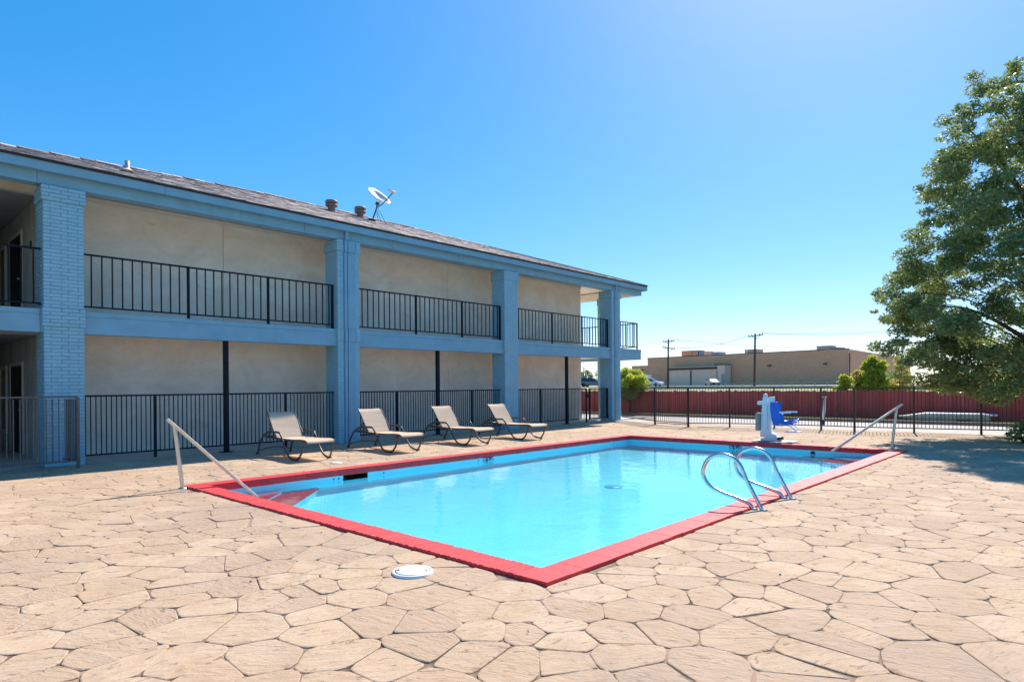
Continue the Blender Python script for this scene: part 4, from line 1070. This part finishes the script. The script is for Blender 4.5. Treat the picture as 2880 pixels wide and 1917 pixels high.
# big tree at the right edge of the deck; the trunk stands just outside the picture
ex = []
for (x_, y_, rr_) in ((2470, 975, .30), (2500, 990, .30), (2525, 965, .32), (2560, 1000, .42), (2500, 820, .38), (2530, 850, .45), (2580, 660, .40), (2610, 690, .5), (2660, 340, .30), (2690, 380, .42), (2740, 215, .26), (2760, 250, .4),
                      (2842, 180, .14), (2843, 205, .18), (2840, 235, .25), (2800, 240, .35), (2600, 1070, .45), (2680, 1085, .5), (2770, 1105, .42), (2800, 1120, .4), (2740, 1090, .4), (2540, 930, .4), (2580, 880, .5), (2560, 780, .5), (2520, 1055, .3), (2820, 1000, .6), (2860, 1040, .55), (2850, 1080, .5), (2790, 1050, .5), (2700, 1040, .5), (2640, 1020, .5), (2600, 985, .5), (2660, 960, .55), (2740, 1000, .6), (2870, 960, .6), (2720, 1075, .4), (2830, 1105, .4)):
    p = at(x_, y_, 17.2 if x_ < 2700 else 16.6); ex.append((p.x, p.y, p.z, rr_))
tree('shade_tree', 'large leafy green tree spilling in from the right edge', (20.55, .85, 0), 1.7,
     [(1.3, 2.0), (1.9, 3.0), (2.6, 3.45), (3.6, 3.45), (5.0, 3.05), (6.5, 2.55), (7.8, 2.05), (8.8, 1.35), (9.4, .5)], 460, .39, 430, .055, 'leaf_oak', 4, .20, extra=ex, nl=14, flat=.55, sprigs=260, elong=3.0)
# small shrub by the fence at the right edge
def bush(name, label, c, r_, per, leaf, mat, seed, n=14, flat=.8, cat='shrub', group=None):
    t = thing(name, (c[0], c[1], 0), label, cat, group); q = random.Random(seed)
    cs = [(c[0] + q.uniform(-1, 1) * r_ * .6, c[1] + q.uniform(-1, 1) * r_ * .6, c[2] + q.uniform(-.5, .7) * r_ * .6) for _ in range(n)]
    sm_ = M()
    for i in range(7):
        p = Vector(cs[i % len(cs)]); sm_.tube([(c[0] + q.uniform(-.05, .05), c[1] + q.uniform(-.05, .05), 0), p.lerp(Vector((c[0], c[1], 0)), .4), p], [.02, .014, .005], 5)
    ob('stems', sm_, 'bark', t)
    ob('crown', leaves_mesh('crown', cs, [r_ * .5] * n, per, leaf, mat, flat, seed), None, t)
bush('low_shrub', 'low dark green shrub beside the iron fence at the right edge', (19.75, 1.25, .28), .42, 200, .055, 'leaf_oak', 8)
tree('young_tree', 'small round yellow green tree in front of the red fence near the corner column', (28.15, 17.75, .04), .7,
     [(.80, .55), (1.1, .82), (1.5, .90), (1.95, .72), (2.25, .3)], 110, .25, 520, .05, 'leaf_lime', 21, .05)
def scr(x, y, D): return at(x, y, D)
def far_tree(name, lab, x, ytop, ybot, D, wpx, mat, seed, leaf=.10, per=60, ncl=60, group='yellow green trees behind the red fence'):
    b = at(x, ybot, D); top = at(x, ytop, D); b.z = min(b.z, .05) if D < 50 else b.z; Hh = top.z - b.z; w_ = wpx / 1773.2 * D / 2
    tree(name, lab, (b.x, b.y, b.z), Hh * .2, [(Hh * .12, w_ * .7), (Hh * .35, w_), (Hh * .65, w_ * .85), (Hh * .9, w_ * .45), (Hh, w_ * .12)], ncl, w_ * .36, per, leaf, mat, seed, .06, group=group)
far_tree('young_tree', 'tall yellow green tree behind the red fence, left of the big tree', 2458, 1003, 1120, 31.5, 80, 'leaf_lime', 31, .075, 420, 110)
far_tree('young_tree', 'low yellow green bushy tree behind the red fence, beside the brick store edge', 2375, 1056, 1120, 31.0, 56, 'leaf_lime', 32, .07, 420, 70)
far_tree('young_tree', 'thin golden tree between two greener trees behind the red fence', 2410, 1028, 1120, 31.8, 34, 'leaf_gold', 33, .06, 420, 55)
far_tree('young_tree', 'pale golden tree behind the red fence, half hidden by the big tree', 2530, 1008, 1120, 32, 60, 'leaf_gold', 34, .07, 300, 60)
far_tree('young_tree', 'bright lime tree behind the red fence under the big tree', 2680, 1050, 1150, 33, 110, 'leaf_lime', 35, .08, 260, 70)
far_tree('young_tree', 'bright lime tree in front of the red fence at the right edge', 2860, 1080, 1150, 25, 100, 'leaf_lime', 36, .07, 300, 70, None)
# grass on the verge
def grass(name, x0, x1, y0, y1, z, n, hgt, seed):
    r = np.random.default_rng(seed); P = np.stack([r.uniform(x0, x1, n), r.uniform(y0, y1, n), np.full(n, z)], 1)
    a = r.uniform(0, 2 * math.pi, n); hh = hgt * r.uniform(.5, 1.3, n); w_ = .012
    V = np.empty((n, 3, 3)); dx = np.stack([np.cos(a), np.sin(a), np.zeros(n)], 1) * w_
    V[:, 0] = P - dx; V[:, 1] = P + dx; V[:, 2] = P + np.stack([r.normal(0, .02, n), r.normal(0, .02, n), hh], 1)
    me = bpy.data.meshes.new(name); me.vertices.add(3 * n); me.vertices.foreach_set('co', V.ravel()); me.loops.add(3 * n); me.loops.foreach_set('vertex_index', np.arange(3 * n))
    me.polygons.add(n); me.polygons.foreach_set('loop_start', np.arange(0, 3 * n, 3)); me.polygons.foreach_set('loop_total', np.full(n, 3)); me.update(calc_edges=True); me.materials.append(MATS['grass_blade'])
    return tag(ob(name, me, None), 'short green grass growing on the verge before the red fence', 'grass', kind='stuff')
grass('verge_grass', 27.27, 28.5, -3, 16.5, .04, 45000, .06, 5)

# ------------------------------------------------------------------ things on the verge
t = thing('bent_post', (25.1, 7.45, 0), 'bent white metal post with a flat top behind the iron fence', 'post')
A = at(2313, 1190, 23.4); Bq = at(2318, 1150, 23.4); Cq = at(2320, 1117, 23.4)
q = M(); q.tube([(A.x, A.y, -.03), Bq, Cq], [.055, .05, .03], 8); ob('pole', q, 'far_white', t)
q = M(); q.tube([at(2312, 1116, 23.4), at(2325, 1116, 23.4)], .018, 6); ob('top_plate', q, 'far_white', t)
q = M(); q.lathe([(.09, -.03), (.09, .12), (.06, .14)], (A.x, A.y, 0), 12); ob('base', q, 'brown_iron', t)
t = thing('tarp_boat', (28.0, 4.6, 0), 'long low pale green hull lying on the grass by the red fence', 'boat')
a = Vector((27.72, 5.42, .05)); b = Vector((28.05, 2.75, .05)); dr_ = (b - a).normalized(); sd_ = Vector((-dr_.y, dr_.x, 0)); ll = (b - a).length
rows = []
for i in range(13):
    f = i / 12; wv = .26 * (min(1, f * 3.2) ** .6) * (1 if f < .9 else .93); hv = .16 + .12 * min(1, f * 3.5)
    zb = .10 - .06 * min(1, f * 3)
    c = a + dr_ * (ll * f); rows.append([c + sd_ * wv + UP * hv, c + sd_ * wv * 1.03 + UP * (hv - .05), c + sd_ * wv * .85 + UP * zb, c - sd_ * wv * .85 + UP * zb, c - sd_ * wv * 1.03 + UP * (hv - .05), c - sd_ * wv + UP * hv])
q = M(); q.sheet(rows, False); q.add(rows[-1], [tuple(range(6))]); ob('hull', q, 'tank_green', t)
rows = []
for i in range(15):
    f = -.04 + 1.12 * i / 14; g_ = min(1, max(0, f)); wv = .30 * (min(1, (g_ + .02) * 3.2) ** .6); hv = .165 + .13 * min(1, g_ * 3.5) - (.03 if f > 1 else 0)
    c = a + dr_ * (ll * f); rows.append([c + sd_ * wv + UP * hv, c + sd_ * wv * .5 + UP * (hv + .03), c - sd_ * wv * .5 + UP * (hv + .03), c - sd_ * wv + UP * hv])
q = M(); q.sheet(rows); o = ob('deck_top', q, 'far_white', t); s_ = o.modifiers.new('s', 'SOLIDIFY'); s_.thickness = .03
q = M(); c = a + dr_ * (ll * .72) - sd_ * .245; q.cbox(c.x - .06, c.x + .06, c.y - .22, c.y + .22, .08, .14, .01); ob('vent_slot', q, 'black_rubber', t)

# ------------------------------------------------------------------ raised ground beyond the verge
bL, bR = at(1813, 1085, 105), at(2348, 1085, 67); bd = Vector((bL.x - bR.x, bL.y - bR.y, 0)); blen = bd.length; bd.normalize()
def bl(t): return Vector((bR.x, bR.y, 0)) + bd * t
tops = [bl(-70), bl(0), bl(blen), bl(blen + 60), bl(blen + 150)]; bots = [Vector((34, -45, 0)), Vector((34, 5, 0)), Vector((36, 30, 0)), Vector((38, 60, 0)), Vector((40, 180, 0))]
em = M()
for i in range(4):
    em.add([tuple(bots[i] + UP * -.02), tuple(bots[i + 1] + UP * -.02), tuple(tops[i + 1] + UP * .95), tuple(tops[i] + UP * .95)], [(0, 1, 2, 3)])
struct('embankment', em, 'grass_ground')
pl = M(); nrm_ = Vector((bd.y, -bd.x, 0))
pl.add([tuple(tops[0] + UP * 1.15), tuple(tops[0] + nrm_ * 150 + UP * 1.15), tuple(tops[4] + nrm_ * 150 + UP * 1.15), tuple(tops[4] + UP * 1.15)], [(0, 3, 2, 1)])
struct('parking_lot', pl, 'asphalt')
pl = M(); pl.add([tuple(tops[0] + nrm_ * 150 + UP * 1.13), tuple(tops[0] + nrm_ * 2600 + UP * 1.13), tuple(tops[4] + nrm_ * 2600 + bd * 900 + UP * 1.13), tuple(tops[4] + nrm_ * 150 + bd * 900 + UP * 1.13)], [(0, 3, 2, 1)])
struct('far_field', pl, 'terrain')
bar_ = thing('concrete_barrier', tuple(bl(blen / 2)), 'long grey concrete barrier with a thin metal guard rail beyond the red fence', 'barrier')
def along(t0, t1, w_, z0, z1, offn=0):
    a = bl(t0) + nrm_ * offn; b = bl(t1) + nrm_ * offn; q = M(); n2 = nrm_ * (w_ / 2)
    q.add([a - n2 + UP * z0, b - n2 + UP * z0, b + n2 + UP * z0, a + n2 + UP * z0, a - n2 + UP * z1, b - n2 + UP * z1, b + n2 + UP * z1, a + n2 + UP * z1], [(0, 3, 2, 1), (4, 5, 6, 7), (0, 1, 5, 4), (1, 2, 6, 5), (2, 3, 7, 6), (3, 0, 4, 7)]); return q
ob('wall', along(-14, blen + 3, .3, .4, 1.17), 'barrier', bar_); ob('cap', along(-14, blen + 3, .36, 1.172, 1.225), 'pale_concrete', bar_)
ob('guard_rail', along(-14, blen + 3, .06, 1.56, 1.60), 'galv', bar_)
gpm = M(); gpm.box(-.035, .035, -.035, .035, 0, .36); gpme = gpm.mesh('guard_post'); gpme.materials.append(MATS['galv'])
t_ = -13.
while t_ < blen + 3: ob('guard_post', gpme, None, bar_, bl(t_) + UP * 1.226); t_ += 1.75

# ------------------------------------------------------------------ brick store
store = thing('brick_store', tuple(at(2100, 1085, 140)), 'wide flat roofed brown brick store beyond the red fence', 'building')
sL, sR = at(1821, 1007.8, 165), at(2385, 981, 126.5); sLL = at(1776.7, 1028.6, 168)
def slab(a, b, back, z0, z1):
    a = Vector((a.x, a.y, 0)); b = Vector((b.x, b.y, 0)); back = Vector((back.x, back.y, 0)); q = M()
    q.add([a + UP * z0, b + UP * z0, b + back + UP * z0, a + back + UP * z0, a + UP * z1, b + UP * z1, b + back + UP * z1, a + back + UP * z1], [(0, 3, 2, 1), (4, 5, 6, 7), (0, 1, 5, 4), (1, 2, 6, 5), (2, 3, 7, 6), (3, 0, 4, 7)]); return q
ret = at(2560, 1009, 182); bk = Vector((ret.x - sR.x, ret.y - sR.y, 0))
ZT = sL.z
ob('wall', slab(sL, sR, bk, 1, ZT), 'far_brick', store)
ob('parapet_cap', slab(sL - (sR - sL).normalized() * .1, sR + (sR - sL).normalized() * .15, bk * .01, ZT + .002, ZT + .16), 'far_trim_dark', store)
ob('low_wing', slab(sLL, sL - (sR - sL).normalized() * .02, bk * .6, 1, sLL.z), 'far_brick', store)
dn = (sR - sL); dn.z = 0; dn.normalize(); on = Vector((dn.y, -dn.x, 0))
if on.dot(FW) > 0: on = -on
def onwall(x, y):           # point on the store front seen at (x, y)
    lo, hi = sL, sR
    best = None
    for i in range(400):
        p = lo.lerp(hi, i / 399); D = p.x * FW.x + p.y * FW.y
        px_ = 1440 + (p.x * RT.x + p.y * RT.y) / D * 1773.2
        if best is None or abs(px_ - x) < best[0]: best = (abs(px_ - x), D)
    return at(x, y, best[1] - .3)
def wallbox(x0, x1, y0, y1, depth, mat, name):
    a, b = onwall(x0, y0), onwall(x1, y0); zt_ = max(a.z, onwall(x0, y0).z); zb = onwall(x0, y1).z
    ob(name, slab(a + on * depth, b + on * depth, -on * (depth - .02), zb, zt_), mat, store)
wallbox(1893, 2033, 1036, 1090, 2.0, 'far_panel', 'loading_bay_wall')
wallbox(1890, 2034, 1033, 1036.5, 2.5, 'unit_metal', 'loading_bay_roof')
wallbox(1892, 2034, 1037, 1041, 2.35, 'far_trim_dark', 'loading_bay_header')
for x in (1893.5, 1957, 2031.5): wallbox(x - 1.2, x + 1.2, 1041.3, 1090, 2.2, 'far_trim_dark', 'loading_bay_post')
wallbox(2035, 2056, 1027, 1090, 2.6, 'far_panel', 'stair_block'); wallbox(2035, 2057, 1025.5, 1026.8, 2.9, 'far_trim_dark', 'stair_cap')
wallbox(2047, 2055, 1051, 1083, 2.75, 'unit_metal', 'stair_door')
wallbox(2016, 2021, 1023, 1033, 2.2, 'unit_metal', 'flue')
for (x, y) in ((1806, 1040), (2165, 1028), (2322, 1023)): wallbox(x - 4, x + 4, y - 2, y + 2, .5, 'far_trim_dark', 'wall_light')
wallbox(2330.5, 2333, 1001, 1004, .2, 'far_white', 'wall_light')
wallbox(2352, 2353, 1038, 1090, .15, 'far_panel', 'conduit')
wallbox(2389.5, 2391.5, 992, 1090, .3, 'far_trim_dark', 'downpipe')
# roof plant
def unit(x0, x1, y0, y1, mat, lab):
    a, b = onwall(x0, y0), onwall(x1, y0); zb = onwall(x0, y1).z; back = -on * 8
    t = thing('rooftop_unit', tuple(a + back), lab, 'rooftop unit', 'plant on the brick store roof')
    zt_ = a.z + (a.z - 1.5) * .06
    ob('housing', slab(a + back, b + back, -on * 3, ZT - .5, zt_), mat, t)
    ob('lid', slab(a + back + on * .1 - dn * .1, b + back + on * .1 + dn * .1, -on * 3.2, zt_ + .01, zt_ + .12), 'unit_metal', t)
unit(1864, 1910, 991, 1000, 'far_brick', 'brick coloured plant box at the left of the store roof behind the utility pole')
unit(1892, 1900, 993, 1003, 'unit_metal', 'narrow pale metal rooftop unit against the brick plant box')
unit(1913, 1926, 992, 1003, 'unit_blue', 'bluish rooftop unit beside the brick plant box')
unit(1927, 1935, 992, 1003, 'far_panel', 'small tan rooftop box between two bluish units')
unit(1948, 1970, 994, 1001, 'unit_blue', 'wide bluish rooftop unit on the left half of the store roof')
unit(2043, 2077, 987, 996, 'unit_metal', 'lone grey rooftop unit left of the taller utility pole')
unit(2248, 2286, 977, 984, 'unit_metal', 'large grey rooftop unit near the right end of the store roof')
unit(2287, 2312, 981, 984, 'unit_metal', 'low flat grey rooftop unit at the right end of the store roof')

# ------------------------------------------------------------------ utility poles and wires
def pole(x, ytop, D, lab, arms, lean):
    top = at(x, ytop, D); base = at(x + lean, 1090, D); base.z = .3
    t = thing('utility_pole', tuple(base), lab, 'utility pole', 'wooden utility poles'); s = D / 1773.2
    q = M(); q.tube([base, top], [.15, .11], 10); ob('shaft', q, 'wood_pole', t)
    tips = []
    for (ya, w_, tilt) in arms:
        c = at(x + lean * (ya - ytop) / (1090 - ytop), ya, D) - FW * .2
        l_ = c - RT * (w_ * s) + UP * (tilt * s); r_ = c + RT * (w_ * s) - UP * (tilt * s)
        q = M(); q.tube([l_, r_], .085, 4); ob('cross_arm', q, 'wood_pole', t)
        q = M(); q.tube([c.lerp(l_, .6), c - UP * (.55 * w_ * s)], .03, 6); q.tube([c.lerp(r_, .6), c - UP * (.55 * w_ * s)], .03, 6); ob('brace', q, 'galv', t)
        for f in (-.95, -.55, .55, .95):
            p_ = c.lerp(r_ if f > 0 else l_, abs(f)); q = M(); q.lathe([(.03, 0), (.06, .05), (.04, .10), (.05, .15), (.02, .2)], (p_.x, p_.y, p_.z + .05), 8); ob('insulator', q, 'far_trim_dark', t); tips.append(p_ + UP * .22)
    return t, tips
p1, tips1 = pole(1880, 953, 96, 'wooden utility pole with two cross arms, left of the brick store', ((960, 15, -1), (979, 17, 3)), -2)
p2, tips2 = pole(2124, 938, 80, 'tall wooden utility pole with one cross arm in front of the store', ((944, 20, -3),), -3)
def wire(a, b, sag, lab, r_=.018):
    a, b = Vector(a), Vector(b); q = M(); q.tube([a.lerp(b, i / 16) - UP * (sag * 4 * (i / 16) * (1 - i / 16)) for i in range(17)], r_, 5)
    return tag(ob('power_line', q, 'wire'), lab, 'wire', 'overhead wires')
wire(tips1[7], tips2[0], .5, 'upper overhead wire between the two utility poles')
wire(tips1[6], tips2[1], .7, 'lower overhead wire between the two utility poles')
wire(tips2[3], at(2900, 893, 45), .5, 'upper overhead wire running right from the taller utility pole')
wire(tips2[2], at(2900, 903, 45), .5, 'lower overhead wire running right from the taller utility pole')
wire(tips1[0], at(1600, 978, 120), .6, 'overhead wire running left from the two armed pole behind the motel')
wire(tips1[3], at(2900, 950, 150), 2.2, 'long faint overhead wire sagging behind the taller utility pole', .03)
wire(at(2122, 947, 80), at(2096, 996, 70), .0, 'short slanting guy wire beside the taller utility pole')

# ------------------------------------------------------------------ cars far away
def car(loc, heading, paint, lab, suv=False):
    t = thing('parked_car', (0, 0, 0), lab, 'car', 'cars parked by the brick store')
    hgt = 1.75 if suv else 1.45; L2 = 2.25; Wd = .9
    body = [(-L2, .35), (-L2 + .05, .75), (-L2 + .25, .92), (-1.0 if not suv else -2.0, .98), (1.0, .95), (L2 - .25, .82), (L2, .65), (L2, .35), (1.75, .25), (-1.75, .25)]
    q = M(); q.prism(body, -Wd, Wd, 'y'); ob('body', q, paint, t, recalc=True, bevel=.06)
    a0 = -2.05 if suv else -1.55
    cab = [(a0, .96), (a0 + .35, hgt - .04), (a0 + .6, hgt), (.05, hgt), (.35, hgt - .06), (1.15, .94)]
    q = M(); n = len(cab); V = [(x, -Wd * (.96 if z < 1 else .78), z) for x, z in cab] + [(x, Wd * (.96 if z < 1 else .78), z) for x, z in cab]
    q.add(V, [tuple(range(n)), tuple(range(2 * n - 1, n - 1, -1))] + [(i, n + i, n + (i + 1) % n, (i + 1) % n) for i in range(n)]); ob('window', q, 'car_glass', t, recalc=True)
    q = M(); q.cbox(a0 + .45, .15, -Wd * .80, Wd * .80, hgt - .06, hgt + .03, .03); ob('roof', q, paint, t)
    for x in (-1.35, 1.4):
        for s in (-1, 1):
            q = M(); q.lathe([(.22, -.11), (.33, -.1), (.34, 0), (.33, .1), (.22, .11)], (0, 0, 0), 18); me = q.mesh('wheel'); me.transform(Matrix.Translation((x, s * .82, .34)) @ Matrix.Rotation(math.pi / 2, 4, 'X')); ob('wheel', me, 'tyre', t)
    for s in (-1, 1):
        q = M(); q.cbox(L2 - .12, L2 + .01, s * .65 - .18, s * .65 + .18, .62, .76, .03); ob('headlight', q, 'far_white', t)
    q = M(); q.cbox(L2 - .02, L2 + .02, -.24, .24, .42, .54, .01); ob('number_plate', q, 'far_white', t)
    t.location = loc; t.rotation_euler = (0, 0, heading); return t
toc = math.atan2(-FW.y, -FW.x)
def gz(x, D, z=1.16): p = at(x, 1085, D); return (p.x, p.y, z)
car(gz(2003, 128), toc + .04, 'car_dark', 'dark car facing the guard rail in front of the loading bay')
car(gz(1831, 118), toc + .9, 'car_white', 'white car parked at the left end of the guard rail')
car(gz(1803, 128), toc + .5, 'car_dark', 'dark car half hidden behind the small round tree', True)
car(gz(1640, 112), toc - .2, 'car_white', 'white pickup sized car seen past the end of the motel wall', True)
car(gz(1668, 104), toc + 1.1, 'car_blue', 'dark blue car seen between the motel wall and corner column')
t = thing('trailer', tuple(at(1815, 1075, 140)), 'white boxy trailer behind the small round tree', 'trailer')
p = at(1815, 1060, 140); q = M(); q.cbox(-1.6, 1.6, -1.2, 1.2, 1.9, 3.6, .08); ob('box', q, 'far_white', t, (p.x, p.y, 0), .6); q = M()
q.lathe([(.4, -.12), (.42, 0), (.4, .12)], (0, 0, 0), 14); me = q.mesh('wheel'); me.transform(Matrix.Translation((p.x, p.y, 1.55)) @ Matrix.Rotation(math.pi / 2, 4, 'X')); ob('wheel', me, 'tyre', t)
far_tree('far_tree', 'distant grey green tree seen past the end of the motel wall', 1650, 1040, 1082, 150, 42, 'leaf_grey', 41, .22, 12, 50, None)
far_tree('far_tree', 'distant thin grey tree seen left of the corner column', 1678, 1042, 1082, 160, 26, 'leaf_grey', 42, .2, 8, 30, None)
for i, (x, y0) in enumerate(((1641, 1034), (1681, 1012), (1643, 1036))):
    a = at(x, y0, 170); b = Vector((a.x, a.y, 1.1)); q = M(); q.tube([b, a], .09, 8); q.tube([a - RT * .5, a + RT * .9], .07, 6)
    if i < 2: tag(ob('light_pole', q, 'galv'), ('short distant light pole just past the motel wall', 'taller distant light pole beside the corner column')[i], 'light pole', 'distant light poles')
# a few dry leaves and bits of grit on the deck
lf_ = M(); rl_ = random.Random(9)
for (x_, y_) in ((1899, 1228), (1978, 1229), (1350, 1530), (2190, 1620), (2320, 1540), (900, 1500), (700, 1640), (1480, 1780), (2200, 1223)):
    d = None
    dxx = (x_ - 1440) / 1773.2; dyy = (y_ - 1083.9 + .008 * (x_ - 1440)) / 1773.2; D = 1.5 / dyy; p = FW * D + RT * (dxx * D)
    a = rl_.uniform(0, 6.3); s = .025 if D > 10 else .012; u = Vector((math.cos(a), math.sin(a), 0)) * s; v = Vector((-math.sin(a), math.cos(a), .5)) * s * .5
    lf_.add([p - u + UP * .008, p - v + UP * .012, p + u + UP * .014, p + v + UP * .02], [(0, 1, 2, 3)])
tag(ob('dry_leaves', lf_, 'soil'), 'a few dry brown leaf scraps scattered on the paving', 'leaves', kind='stuff')

# sunlight through the water: the surface bends it, basin and steps receive it
for o in C.objects:
    if o.name.startswith('water'):
        o.cycles.is_caustics_caster = True
        for p in o.data.polygons: p.use_smooth = True
    if o.name.startswith(('basin', 'step', 'main_drain')): o.cycles.is_caustics_receiver = True
